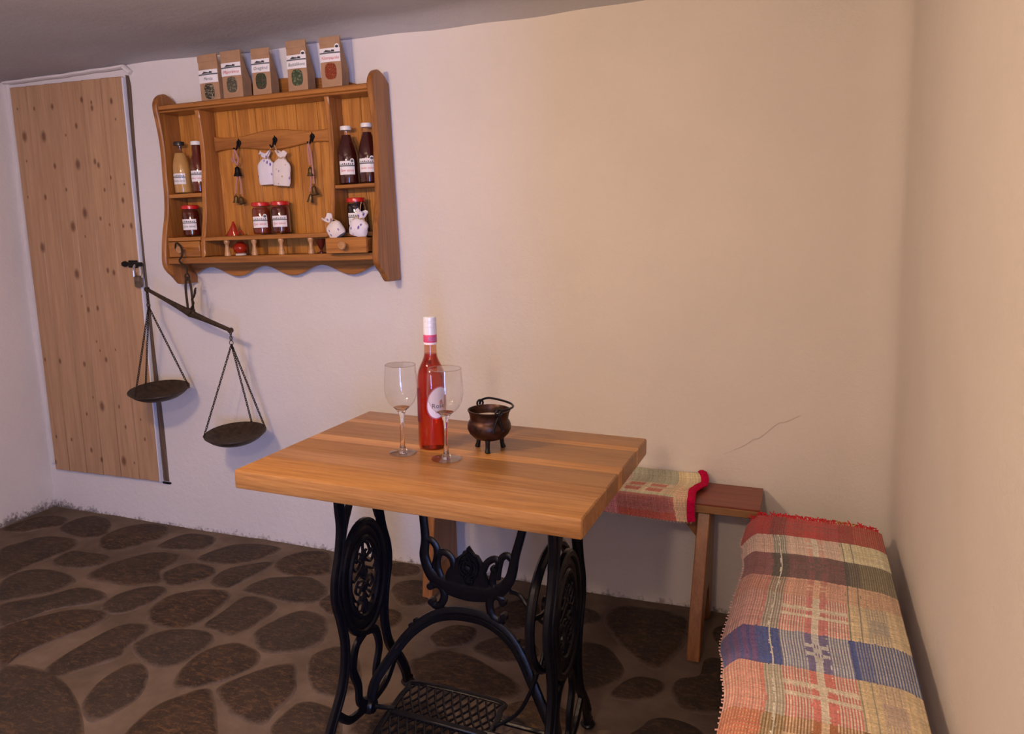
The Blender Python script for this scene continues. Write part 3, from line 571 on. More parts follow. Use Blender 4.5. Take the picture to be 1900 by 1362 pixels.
# ------------------------------------------------------------------ paper bags
HERB = [specks('dried_herb_a', (.02, .018, .010, 1), (.06, .05, .03, 1), (.30, .26, .16, 1), 260), specks('dried_herb_b', (.045, .04, .025, 1), (.11, .095, .06, 1), (.16, .14, .09, 1), 200),
        specks('dried_herb_c', (.018, .028, .010, 1), (.05, .07, .025, 1), (.10, .05, .03, 1), 260), specks('dried_herb_d', (.02, .035, .012, 1), (.06, .085, .035, 1), (.13, .15, .08, 1), 180),
        specks('paprika', (.16, .022, .006, 1), (.26, .045, .010, 1), (.32, .08, .02, 1), 320)]
def bag(i, label, xc, y0, wb, H, yaw, txt, ink, lean=0, badge=False, labz=.60):
    z = .5385
    root = tag(empty('paper_bag', cw(xc, y0, z), crot(yaw)), label, 'paper bag', 'paper bags on top of the wall cabinet')
    w_, D = wb/2, .050
    def front(u, zz):                              # y of the front face
        return .006*math.sin(math.pi*min(1, zz/H))*-math.sin(math.pi*u)*.7+lean*zz
    zs = [0, .006, .03, .06, .09, .12, H-.012, H-.004, H]
    def depth(zz): return D if zz < .06 else D-(D-.006)*min(1, (zz-.06)/(H-.075))
    mb = MB(); ring = []
    n = 8
    for zz in zs:
        r_ = []
        for k in range(n+1):
            u = k/n; r_.append((-w_+2*w_*u, front(u, zz)+.0012*nz(u*5, zz*30, i*3.1), zz))
        d = depth(zz)
        for k in range(n+1):
            u = 1-k/n; r_.append((-w_+2*w_*u+(.002*nz(zz*40, i, k)), front(u, zz)*.3+d-(.010 if 0 < k < n and zz > .02 else 0)*0, zz))
        ring.append(r_)
    m_ = len(ring[0]); vs = [p for r_ in ring for p in r_]
    fs = [(j*m_+k, j*m_+(k+1) % m_, (j+1)*m_+(k+1) % m_, (j+1)*m_+k) for j in range(len(zs)-1) for k in range(m_)]
    fs += [tuple(range(m_))[::-1], tuple((len(zs)-1)*m_+k for k in range(m_))]
    mb.add(vs, fs).build('bag_body', M_kraft, root)
    fl = MB().grid(6, 2, lambda u, v: (-w_*1.005+2*w_*1.005*u, front(u, H-.02*v)-.0016-.001*v, H+.0008-.024*v)); fl.build('folded_flap', M_kraft, root)
    lz0, lz1 = H*labz-.0225, H*labz+.0225
    F = lambda x, zz, e: (x, front((x/w_+1)/2, zz)-e, zz)
    lab = MB().grid(8, 3, lambda u, v: F(-w_*.985+2*w_*.985*u, lz0+(lz1-lz0)*v, .0022)).build('label', M_label, root)
    MB().grid(8, 1, lambda u, v: F(-w_*.985+2*w_*.985*u, lz0+.0265+.0045*v, .0027)).build('label_band', M_grey, lab)
    mb = MB()
    for q in range(8):
        x = -w_*.5+w_*.125*q; hh = .0035+.004*((q*29) % 5)/4
        mb.add([F(x-.004, lz0+.032, .0027), F(x+.004, lz0+.032, .0027), F(x+.003, lz0+.032+hh, .0027), F(x-.002, lz0+.032+hh*.8, .0027)], [(0, 1, 2, 3)])
    mb.build('label_drawing', M_ink, lab)
    v, f = text2d(txt, .016); wm = max(abs(x) for x, _ in v); k = min(1, w_*.86/wm)
    MB().add([F(x*k, lz0+.0085+zz*min(1, k*1.2), .0028) for x, zz in v], f).build('label_writing', ink, lab, smooth=False)
    if badge:
        c = [F(w_*.72+.0085*math.cos(q*math.pi/8), lz1+.004+.0085*math.sin(q*math.pi/8), .0027) for q in range(16)]
        b_ = MB().add(c, [tuple(range(16))]).build('round_badge', M_label, lab)
        c = [F(w_*.72+.006*math.cos(q*math.pi/8), lz1+.003+.0042*math.sin(q*math.pi/8), .0032) for q in range(16)]
        MB().add(c, [tuple(range(16))]).build('badge_print', M_ink, b_)
    # window: upright rounded lozenge of film over the herbs
    wz = lz0-.030; pr = []
    for q in range(28):
        a = 2*math.pi*q/28; pr.append((.0215*math.copysign(abs(math.cos(a))**.6, math.cos(a)), .0265*math.copysign(abs(math.sin(a))**.75, math.sin(a))))
    vs = [F(0, wz, .0034)]+[F(x*.6, wz+zz*.6, .0034+.0006*nz(x*300, zz*300, i)) for x, zz in pr]+[F(x, wz+zz, .0022) for x, zz in pr]
    fs = [(0, 1+q, 1+(q+1) % 28) for q in range(28)]+[(1+q, 29+q, 29+(q+1) % 28, 1+(q+1) % 28) for q in range(28)]
    MB().add(vs, fs).build('herb_window', HERB[i], root)
bag(0, 'leftmost paper bag on the cabinet, dark dried herb in its window', -.217, -.100, .084, .157, .0, 'Menta', M_grey, .004, labz=.53)
bag(1, 'paper bag with red writing and grey dried herb, second from the left', -.117, -.100, .085, .160, .0, 'Majoránna', M_rink, .02, labz=.61)
bag(2, 'middle one of the five paper bags, green herb in its window', .007, -.100, .074, .156, .05, 'Oregánó', M_grey, .05, labz=.63)
bag(3, 'paper bag with green leaves and a round badge, second from the right', .158, -.102, .077, .165, .04, 'Bazsalikom', M_grey, .035, True, labz=.58)
bag(4, 'rightmost paper bag on the cabinet, red paprika in its window', .293, -.102, .077, .162, .06, 'Fűszerpaprika', M_rink, .03, True, labz=.64)

# ------------------------------------------------------------------ lavender sachets, bells, ornaments
def floral(name, base, c1, c2, sc):
    t = NT(name); o = t.obj(); v = t.n('ShaderNodeTexVoronoi', {'Vector': t.map(o, (1, 1, .55)), 'Scale': sc})
    r = t.n('ShaderNodeSeparateColor', {0: v.outputs['Color']})
    mk = t.math('MULTIPLY', t.ramp(v.outputs['Distance'], .22, .34, 1, 0), t.ramp(r.outputs[0], .42, .47))
    c = t.mix(mk, base, c1); mk2 = t.math('MULTIPLY', t.ramp(v.outputs['Distance'], .18, .28, 1, 0), t.ramp(r.outputs[1], .74, .78))
    c = t.mix(mk2, c, c2); t.P(Base_Color=c, Roughness=.9); t.bump(t.noise(o, 60, 3), .5, .004); return t.m
M_fab1 = floral('lavender_print', (.66, .63, .68, 1), (.13, .09, .32, 1), (.13, .10, .28, 1), 75)
M_fab2 = floral('meadow_print', (.66, .60, .57, 1), (.22, .15, .33, 1), (.42, .26, .12, 1), 95)
def pouch(name, label, loc, rot, w_, h_, d_, mat, neck=.78, group=None, long=None):
    root = tag(empty(name, loc, rot), label, 'sachet', group)
    mb = MB(); rings = []; n = 18; L = 16
    for j in range(L+1):
        v = j/L; zz = v*h_
        if v < neck: k = (min(1, v/.16))**.5; q = v/neck; ww = w_*(.88+.12*k)*(1-.62*max(0, (q-.70)/.30)**2); dd = d_*(math.sin(math.pi*min(1, .12+.88*q*.98))**.6)*.95+.004
        else: q = (v-neck)/(1-neck); ww = w_*(.24+.42*q); dd = d_*.22+.014*q
        for i in range(n):
            a = 2*math.pi*i/n; ca, sa = math.cos(a), math.sin(a)
            fz = 1+(.14*math.sin(5*a+j) if v > neck else .03*nz(ca*2, sa*2, zz*40))
            rings.append((ww/2*math.copysign(abs(ca)**.7, ca)*fz, dd/2*sa*fz, zz+(.006*math.sin(4*a+w_*900) if j == L else 0)))
    fs = [(j*n+i, j*n+(i+1) % n, (j+1)*n+(i+1) % n, (j+1)*n+i) for j in range(L) for i in range(n)]+[tuple(range(n))[::-1]]
    mb.add(rings, fs).build('pouch', mat, root)
    nzp = neck*h_; rr = w_*.12
    mb = MB().tube([(rr*1.05*math.cos(a*.6283), (d_*.17)*math.sin(a*.6283), nzp) for a in range(10)], .0016, 6, True)
    for sgn, dx, dz in ((1, .030, -.012), (-1, -.026, -.016), (1, .020, .004)):
        mb.tube(spl([(0, -d_*.17, nzp), (dx*.5, -d_*.25, nzp+.006), (dx, -d_*.2, nzp+dz)], 5), .0013, 5)
    if long: mb.tube(spl(long, 5), .0014, 5)
    mb.build('tie_cord', M_jute, root)
    return root
pouch('lavender_sachet', 'left hanging sachet with lavender print on the middle hook', cw(-.050, -.040, .234), crot(0), .074, .116, .022, M_fab1, .80, 'lavender sachets', [(0, 0, .094), (.02, -.006, .112), (.042, -.012, .136)])
r_ = pouch('lavender_sachet', 'right hanging sachet with speckled print on the middle hook', cw(.020, -.054, .226), (CR @ Matrix.Rotation(.10, 4, 'Y')).to_euler(), .076, .120, .024, M_fab2, .80, 'lavender sachets', [(0, 0, .097), (-.014, -.002, .118), (-.033, .002, .142)])
pouch('lavender_sachet', 'sachet with its knot to the left, lying on the open drawer', cw(.318, -.168, .0375), (CR @ Matrix.Rotation(-.55, 4, 'Y')).to_euler(), .062, .082, .040, M_fab2, .68, 'lavender sachets')
pouch('lavender_sachet', 'sachet propped on the open drawer against the cabinet side', cw(.388, -.168, .0375), (CR @ Matrix.Rotation(.30, 4, 'Y')).to_euler(), .066, .086, .042, M_fab1, .68, 'lavender sachets', [(0, 0, .06), (-.006, -.004, .09), (-.008, -.003, .115)])
BELL = [(.0015, .030), (.005, .029), (.008, .025), (.009, .016), (.0105, .008), (.0135, .002), (.0140, 0), (.0125, .0005), (.0085, .009), (0, .024)]
def bell(root, x, y, z, k, mat, tilt=0):
    mb = MB().lathe([(a*k, b*k) for a, b in BELL], 16).tube([(0, 0, .029*k), (.004*k, 0, .034*k), (0, 0, .038*k), (-.004*k, 0, .034*k)], .0012, 5, True).lathe([(0, -.002*k), (.004*k, .002*k), (0, .006*k)], 8)
    mb.xf(Matrix.Translation((x, y, z)) @ Matrix.Rotation(tilt, 4, 'Y')); return mb.build('bell', mat, root)
root = tag(empty('bell_string', cw(-.168, -.058, .364), crot()), 'string of three dark little bells on the left hook', 'bells', 'bell strings on the hook rail')
bell(root, -.006, .012, -.093, 1.15, M_dkmetal); bell(root, -.026, .012, -.190, .92, M_brass, .1); bell(root, .006, .008, -.194, .92, M_brass, -.25)
mb = MB().tube(spl([(0, 0, .002), (-.012, .006, -.03), (-.006, .012, -.052)], 6), .0034, 6).tube(spl([(0, -.002, .002), (.008, .004, -.03), (-.004, .012, -.052)], 6), .0034, 6)
mb.build('cord', M_pinkcord, root); mb = MB()
mb.tube(spl([(-.006, .010, -.045), (-.022, .008, -.038), (-.024, .010, -.028), (-.010, .008, -.030)], 5), .003, 6)
mb.build('cord', M_pinkcord, root); mb = MB()
mb.tube(spl([(-.010, .012, -.094), (-.018, .014, -.12), (-.024, .012, -.156)], 5), .003, 6).build('cord', M_pinkcord, root); mb = MB().tube(spl([(0, .012, -.094), (.002, .014, -.125), (.004, .010, -.160)], 5), .003, 6)
mb.build('cord', M_pinkcord, root)
root = tag(empty('bell_string', cw(.151, -.058, .372), crot()), 'string of three brass bells on the right hook', 'bells', 'bell strings on the hook rail')
bell(root, -.008, .012, -.118, 1.05, M_brass); bell(root, .004, .012, -.185, 1.1, M_brass, -.15); bell(root, -.018, .010, -.210, 1.0, M_brass, .2)
mb = MB().tube(spl([(0, 0, 0), (-.008, .008, -.04), (-.008, .012, -.080)], 6), .0038, 6).tube(spl([(0, -.002, 0), (.004, .006, -.05), (.002, .012, -.145)], 6), .0034, 6).build('cord', M_pinkcord, root); mb = MB().tube(spl([(-.006, .010, -.118), (-.012, .012, -.15), (-.016, .010, -.172)], 6), .003, 6)
mb.build('cord', M_pinkcord, root)
# red ornaments
root = tag(empty('red_ornament', cw(-.192, -.080, .0528), crot()), 'small pointed red glazed ornament at the left of the middle shelf', 'ornament')
mb = MB()
sec = [((-.037, 0), (.020, 0), .016), ((-.026, .012), (.018, .012), .015), ((-.014, .026), (.014, .026), .013), ((-.004, .042), (.009, .042), .008), ((.0, .053), (.004, .053), .004)]
ring = []; n = 12
for (a, z0), (b, z1), d in sec:
    for i in range(n):
        q = 2*math.pi*i/n; ring.append(((a+b)/2+(b-a)/2*math.cos(q), d*math.sin(q), z0))
fs = [(j*n+i, j*n+(i+1) % n, (j+1)*n+(i+1) % n, (j+1)*n+i) for j in range(len(sec)-1) for i in range(n)]+[tuple(range(n))[::-1], tuple((len(sec)-1)*n+i for i in range(n))]
mb.add(ring, fs).build('body', M_redglaze, root)
mb = MB().tube(spl([(.016, 0, .004), (.030, 0, .018), (.038, 0, .012), (.044, 0, .0035)], 5), .0034, 6); mb.build('tail', M_redglaze, root)
root = tag(empty('red_pot', cw(-.172, -.075, -.0198), crot()), 'tiny round red pot on a pale foot behind the spindles', 'pot')
MB().lathe([(0, .005), (.014, .006), (.024, .014), (.027, .026), (.024, .038), (.015, .045), (.011, .0485), (.013, .051), (0, .0512)], 20).build('body', M_redglaze, root)
MB().lathe([(0, 0), (.020, 0), (.021, .003), (.016, .007), (0, .0068)], 20).build('foot', M_capwhite, root)
root = tag(empty('red_figure', cw(.190, -.090, -.0198), crot()), 'tiny dark red goblet beside the right spindle', 'ornament')
MB().lathe([(0, 0), (.016, 0), (.016, .003), (.004, .006), (.0035, .012), (.008, .020), (.016, .036), (.019, .050), (.017, .050), (.006, .020), (0, .018)], 16).build('body', liquid('dark_ruby', (.14, .02, .012, 1), .4), root)

# ------------------------------------------------------------------ hanging balance
SY = -.188
bal = tag(empty('hanging_scale', (-2.139, SY, .970)), 'old iron balance with two bronze pans hanging from the drawer knob', 'scale')
B0 = Vector((-2.139, SY, .970))
def bl(mb, name, mat, parent=None):
    mb.v = [tuple(Vector(v)-B0) for v in mb.v]; return mb.build(name, mat, parent or bal)
KX, KY, KZ = KNOB
mb = MB().tube(spl([(KX-.016, SY+.016, KZ+.004), (KX-.010, SY+.012, KZ+.021), (KX+.006, SY+.008, KZ+.022), (KX+.022, SY+.004, KZ+.006), (KX+.026, SY, KZ-.020), (KX+.012, SY, KZ-.042), (-2.136, SY, 1.132), (-2.134, SY, 1.106)], 6), .0036, 8)
mb.tube([(-2.134+.010*math.cos(a), SY, 1.098+.012*math.sin(a)) for a in [i*math.pi/6 for i in range(12)]], .003, 6, True)
bl(mb, 'hook', M_chain)
mb = MB()
mb.tube(spl([(-2.136, SY, 1.098), (-2.141, SY, 1.085), (-2.146, SY, 1.05), (-2.143, SY, .975)], 5), .0028, 6, plane=(0, 1, 0), w=.0055)
mb.tube(spl([(-2.132, SY, 1.098), (-2.126, SY, 1.085), (-2.120, SY, 1.05), (-2.119, SY, .975)], 5), .0028, 6, plane=(0, 1, 0), w=.0055)
mb.lathe([(0, -.014), (.010, -.013), (.012, 0), (.010, .013), (0, .014)], 12, (-2.131, SY, .970), 'Y')
bl(mb, 'fork', M_bronze)
L_, R_ = Vector((-2.331, SY, 1.046)), Vector((-1.956, SY, .905)); mid = Vector((-2.135, SY, .962))
pts = [L_, L_.lerp(mid, .25), L_.lerp(mid, .55), L_.lerp(mid, .85), mid, mid.lerp(R_, .15), mid.lerp(R_, .45), mid.lerp(R_, .8), R_]
mb = MB().tube(pts, [.0045, .005, .006, .0075, .009, .0075, .006, .005, .0045], 8, plane=(0, 1, 0), w=[.0065, .007, .0085, .0115, .015, .0115, .009, .008, .0075], sq=.6)
mb.lathe([(0, -.006), (.010, -.006), (.010, .006), (0, .006)], 10, tuple(R_), 'Y').lathe([(0, -.006), (.009, -.006), (.009, .006), (0, .006)], 10, tuple(L_), 'Y')
bl(mb, 'beam', M_bronze)
mb = MB().tube(spl([(-2.128, SY-.006, .975), (-2.110, SY-.006, 1.0), (-2.116, SY-.006, 1.015), (-2.104, SY-.006, 1.028), (-2.098, SY-.006, 1.052)], 5), [.004]*21, 6)
mb.prism([(-2.103, 1.040), (-2.096, 1.035), (-2.092, 1.060), (-2.098, 1.058)], SY-.009, SY-.003, 'Y', .001)
bl(mb, 'pointer', M_chain)
def links(p, q, size=.0062, wire=.0015):
    p, q = Vector(p), Vector(q); d = q-p; n = max(2, int(d.length/(size*1.55))); mb = MB(); t_ = d.normalized()
    a = t_.cross(Vector((0, 1, 0))).normalized(); b = t_.cross(a)
    for i in range(n):
        c = p+d*((i+.5)/n); s_ = a if i % 2 else b
        mb.tube([c+t_*(size*1.05*math.cos(k*math.pi/4))+s_*(size*.55*math.sin(k*math.pi/4)) for k in range(8)], wire, 4, True)
    return mb
def pan(top, cen, r, tilt, azs, ring_z):
    top = Vector(top); cen = Vector(cen)
    ax = Vector((0-cen.x, -2.55-cen.y, 0)).normalized()
    RM = Matrix.Translation(cen) @ Matrix.Rotation(tilt, 4, ax) @ Matrix.Rotation(math.radians(5), 4, ax.cross(Vector((0, 0, -1))))
    prof = [(0, -.032), (r*.45, -.031), (r*.68, -.025), (r*.85, -.014), (r*.95, -.004), (r, .002), (r+.003, .004), (r+.0025, .0065), (r-.002, .005), (r*.9, -.005), (r*.66, -.021), (r*.4, -.0265), (0, -.0275)]
    pm = bl(MB().lathe(prof, 36).xf(RM), 'pan', M_bronze)
    ring = Vector((top.x, top.y, ring_z))
    bl(links(top, ring+Vector((0, 0, .008)), .0085, .002), 'hanging_link', M_chain)
    bl(MB().tube([ring+Vector((.0085*math.cos(k*math.pi/6), 0, .0085*math.sin(k*math.pi/6))) for k in range(12)], .0016, 5, True), 'ring', M_chain)
    for a in azs:
        e = RM @ Vector((r*math.cos(a), r*math.sin(a), .008))
        bl(links(ring-Vector((0, 0, .006)), e), 'chain', M_chain)
        bl(MB().tube([e+Vector((.0055*math.cos(k*math.pi/5), 0, .0055*math.sin(k*math.pi/5)-.003)) for k in range(10)], .0013, 5, True), 'rim_ring', M_chain, pm)
pan(L_, (-2.318, SY, .652), .111, math.radians(4), [math.radians(x) for x in (30, 158, 265)][:3], .985)
pan(R_, (-1.968, SY, .508), .111, math.radians(3.5), [math.radians(x) for x in (55, 95, 218)], .858)

# ------------------------------------------------------------------ treadle table
TX, TY, TW, TD, TT, TZ = -.7512, -.8868, .816, .578, .044, .76
tab = tag(empty('treadle_table', (TX, TY, 0), (0, 0, -.0299)), 'oak-topped table on a black cast-iron sewing machine treadle base', 'table')
bounds = [-.289, -.171, -.106, -.012, .033, .166, .197, .289]
x0, x1 = -TW/2, TW/2
for i in range(len(bounds)-1):
    a, b = bounds[i], bounds[i+1]
    zt, zb, q_ = TZ, TZ-TT, .005
    lo = [(a, zb+q_), (a+.0015, zb+.0015), (a+q_, zb)] if i == 0 else [(a+.0002, zb)]
    hi = [(b-q_, zb), (b-.0015, zb+.0015), (b, zb+q_), (b, zt-q_), (b-.0015, zt-.0015), (b-q_, zt)] if i == len(bounds)-2 else [(b-.0002, zb), (b-.0002, zt)]
    lo2 = [(a+q_, zt), (a+.0015, zt-.0015), (a, zt-q_)] if i == 0 else [(a+.0002, zt)]
    mb = MB().prism(lo+hi+lo2, x0, x1, 'X', .0028)
    mb.build('oak_stave', M_oak[(0, 0, 2, 1, 2, 1, 0)[i]], tab)
FC = -.055
fm = [(-.143, .7155), (-.143, .650), (-.140, .592), (-.152, .530), (-.172, .472), (-.176, .420), (-.158, .355), (-.147, .289), (-.155, .224), (-.174, .174), (-.221, .109), (-.250, .055), (-.262, .012)]
def bar(pts2, lx, wid, th=.009, k=5, sq=.7):
    return [(lx, p.x, p.y) for p in spl([(a, b, 0) for a, b in pts2], k)], wid, th
def mir(p): return [(2*FC-a, b) for a, b in p]
def side_frame(lx):
    P = (1, 0, 0); root = None
    mb = MB()
    for pts in (fm, mir(fm)):
        q, _, _ = bar(pts, lx, .014); n = len(q); mb.tube(q, .010, 8, plane=P, w=[.017-.004*math.sin(math.pi*i/n) for i in range(n)], sq=.7)
        mb.tube([(x+.011, y, z) for x, y, z in q[4:-6]], .004, 6)          # raised rib on the outer face
    root = mb.build('side_frame', M_iron, tab)
    # top flare struts and rails under the wood
    mb = MB()
    for pts in ([(-.085, .7155), (-.100, .64), (-.122, .598), (-.137, .56)],):
        for pq in (pts, mir(pts)): mb.tube(bar(pq, lx, 0)[0], .008, 8, plane=P, w=.010, sq=.7)
    mb.box(lx-.012, lx+.012, -.20, .09, .704, .7158, .002)
    mb.build('top_rail', M_iron, root)
    # oval medallion ring
    cy, cz = FC+.004, .424
    def oval(a, b, n=40): return [(lx, cy+a*math.cos(2*math.pi*i/n), cz+b*math.sin(2*math.pi*i/n)) for i in range(n)]
    mb = MB().tube(oval(.096, .146), .009, 8, True, plane=P, w=.010, sq=.7).tube(oval(.081, .124), .0045, 8, True, plane=P, w=.013).tube(oval(.066, .104), .008, 8, True, plane=P, w=.008)
    mb.build('medallion_ring', M_iron, root)
    # scrollwork inside the oval
    mb = MB()
    def sc(pts, w_=.0038): mb.tube([(lx, cy+p.x, cz+p.y) for p in spl([(a, b, 0) for a, b in pts], 4)], .0045, 6, plane=P, w=w_)
    for s_ in (1, -1):
        sc([(0, .098), (.022*s_, .082), (.030*s_, .060), (.018*s_, .050), (.008*s_, .062), (.016*s_, .068)])
        sc([(0, .070), (.010*s_, .045), (.034*s_, .030), (.048*s_, .044), (.040*s_, .060), (.030*s_, .050)])
        sc([(0, .030), (.020*s_, .018), (.044*s_, .006), (.058*s_, .018)])
        sc([(0, -.010), (.026*s_, -.004), (.040*s_, -.022), (.026*s_, -.036), (.014*s_, -.022), (.024*s_, -.018)])
        sc([(.060*s_, -.010), (.048*s_, -.040), (.030*s_, -.054), (.018*s_, -.044)])
        sc([(0, -.040), (.014*s_, -.060), (.034*s_, -.062), (.036*s_, -.078), (.020*s_, -.082)])
        sc([(0, -.102), (.012*s_, -.084), (.006*s_, -.066), (0, -.056)])
    sc([(0, .100), (0, -.100)], .0032)
    for yy, zz, r in ((0, .012, .013), (0, .050, .009), (0, -.028, .010)):
        mb.tube([(lx, cy+yy+r*math.cos(i*math.pi/8), cz+zz+r*math.sin(i*math.pi/8)) for i in range(16)], .0045, 6, True, plane=P, w=.0035)
    mb.build('scrollwork', M_iron, root)
    mb = MB()
    for pq in ([(-.060, .276), (-.100, .258), (-.118, .204), (-.098, .148), (-.094, .10), (-.060, .070)],):
        for q in (pq, mir(pq)): mb.tube(bar(q, lx, 0)[0], .008, 8, plane=P, w=.012, sq=.7)
    for q in ([(-.060, .068), (-.110, .072), (-.150, .084), (-.196, .128)],):
        for qq in (q, mir(q)): mb.tube(bar(qq, lx, 0)[0], .008, 8, plane=P, w=.011, sq=.7)
    mb.lathe([(0, -.020), (.018, -.018), (.022, -.010), (.022, .010), (.018, .018), (0, .020)], 14, (lx, FC, .066), 'X')
    mb.build('lyre_stay', M_iron, root)
    for yy in (-.262, 2*FC+.262):
        mb = MB().lathe([(0, .0068), (.018, .0068), (.020, .012), (.015, .020), (.008, .026), (0, .028)], 14, (lx, yy, 0))
        mb.lathe([(0, -.011), (.013, -.010), (.014, .010), (0, .011)], 12, (lx, yy, .020), 'X'); mb.build('foot', M_iron, root)
    return root
FL, FR = -.232, .302
side_frame(FL); side_frame(FR)
# ornate brace between the two frames
P = (0, 1, 0)
def yb(pts2, y=0.0, k=5): return [(p.x, y, p.y) for p in spl([(a, b, 0) for a, b in pts2], k)]
mb = MB()
U = [(-.093, .7155), (-.086, .60), (-.081, .53), (-.085, .483), (-.068, .440), (-.040, .421), (-.003, .412), (.045, .409), (.093, .416), (.125, .432), (.148, .466), (.160, .523), (.178, .59), (.206, .7155)]
q = yb(U); n = len(q)
mb.tube(q, .008, 8, plane=P, w=[.010+.016*math.exp(-((i/n-.5)/.20)**2) for i in range(n)], sq=.7)
br = mb.build('brace', M_iron, tab)
mb = MB()
crest = [(-.022, .425), (-.017, .446), (-.004, .470), (.003, .491), (.021, .507), (.024, .514), (.030, .516), (.033, .524), (.039, .529), (.044, .522), (.050, .514), (.054, .509), (.063, .507), (.073, .492), (.078, .474), (.090, .446), (.096, .425), (.060, .405), (.0, .405)]
mb.prism(crest, -.006, .006, 'Y', .003)
for r, cx, cz_ in ((.022, .038, .472), (.012, .038, .440)):
    mb.tube([(cx+r*math.cos(i*math.pi/10), -.008, cz_+r*.9*math.sin(i*math.pi/10)) for i in range(20)], .003, 6, True)
for s_ in (1, -1):
    mb.tube([(p.x, -.008, p.z) for p in [Vector(v) for v in yb([(.038, .515), (.038+.020*s_, .498), (.038+.026*s_, .475), (.038+.018*s_, .452), (.038+.006*s_, .442)])]], .003, 6)
    mb.tube([(p.x, -.008, p.z) for p in [Vector(v) for v in yb([(.038, .505), (.038+.008*s_, .49), (.038+.010*s_, .47), (.038, .455)])]], .0026, 6)
mb.lathe([(0, -.014), (.008, -.011), (.009, -.006)], 10, (.038, 0, .473), 'Y')
mb.build('crest', M_iron, br)
mb = MB()
for pts in ([(-.036, .428), (-.047, .455), (-.048, .482), (-.038, .500), (-.022, .500), (-.008, .488), (-.004, .468), (-.016, .448), (-.020, .428)], [(.076, .470), (.086, .492), (.104, .505), (.116, .500), (.114, .482), (.104, .468), (.100, .440), (.110, .425)],
            [(.112, .455), (.117, .487), (.124, .510), (.138, .520), (.150, .512)], [(-.078, .530), (-.062, .526), (-.050, .510), (-.050, .485), (-.058, .455)], [(.108, .484), (.103, .478), (.108, .472)]):
    MB().tube(yb(pts), .007, 8, plane=P, w=.0092).build('brace_loop', M_iron, br)
def curl(c, r0, a0, turns, sgn, n=18): return [(c[0]+r0*(1-.75*i/n)*math.cos(a0+sgn*turns*6.283*i/n), 0, c[1]+r0*(1-.75*i/n)*math.sin(a0+sgn*turns*6.283*i/n)) for i in range(n+1)]
mb = MB()
mb.tube(yb([(-.068, .406), (-.058, .412), (-.042, .411), (-.033, .395), (-.033, .377), (-.042, .360), (-.056, .354), (-.066, .360)]), .008, 8, plane=P, w=.0105)
for c in ((-.068, .406), (-.066, .364)): mb.lathe([(0, -.010), (.009, -.009), (.0105, 0), (.009, .009), (0, .010)], 12, (c[0], 0, c[1]), 'Y')
mb.build('c_scroll', M_iron, br); mb = MB()
mb.tube(yb([(.128, .398), (.118, .408), (.103, .411), (.093, .395), (.092, .375), (.100, .354), (.116, .345), (.130, .354)]), .008, 8, plane=P, w=.0105)
for c in ((.128, .398), (.130, .360)): mb.lathe([(0, -.010), (.009, -.009), (.0105, 0), (.009, .009), (0, .010)], 12, (c[0], 0, c[1]), 'Y')
mb.build('c_scroll', M_iron, br)
A = [(FL+.005, .066), (-.217, .127), (-.177, .199), (-.126, .270), (-.071, .318), (-.02, .340), (.035, .347), (.085, .341), (.136, .314), (.175, .270), (.212, .200), (.255, .125), (FR-.005, .066)]
q = spl([(a, -.05*min(1, abs(a-.035)/.26)**3, b) for a, b in A], 5); n = len(q)
mb = MB().tube(q, .009, 8, plane=P, w=[.013+.007*math.exp(-((i/n-.5)/.2)**2) for i in range(n)], sq=.7)
mb.tube([(p.x, p.y-.010, p.z) for p in q[12:-12]], .0035, 6)
for a, b in ((-.112, .292), (-.126, .276), (.182, .272), (.165, .290)): mb.lathe([(0, -.006), (.007, -.005), (.008, 0), (.007, .005), (0, .006)], 10, (a, -.004, b+.012), 'Y')
mb.build('arched_stay', M_iron, tab)
mb = MB().tube(spl([(.146, 0, .428), (.172, -.005, .426), (.195, -.012, .405), (.235, -.03, .385), (.262, FC, .395)], 6), .006, 8); mb.build('wheel_bracket', M_iron, tab)
# belt wheel
wx, wc, wr = .266, (-.048, .440), .142
mb = MB().tube([(wx, wc[0]+wr*math.cos(i*math.pi/24), wc[1]+wr*math.sin(i*math.pi/24)) for i in range(48)], .011, 8, True, plane=(1, 0, 0), w=.011)
for k in range(5):
    a = k*1.2566+.4; mb.tube([(wx, wc[0]+.018*math.cos(a), wc[1]+.018*math.sin(a)), (wx, wc[0]+wr*.5*math.cos(a+.12), wc[1]+wr*.5*math.sin(a+.12)), (wx, wc[0]+wr*math.cos(a), wc[1]+wr*math.sin(a))], .004, 6, plane=(1, 0, 0), w=.006)
mb.lathe([(0, -.020), (.018, -.018), (.020, 0), (.018, .030), (0, .032)], 14, (wx, wc[0], wc[1]), 'X')
mb.build('belt_wheel', M_iron, tab)
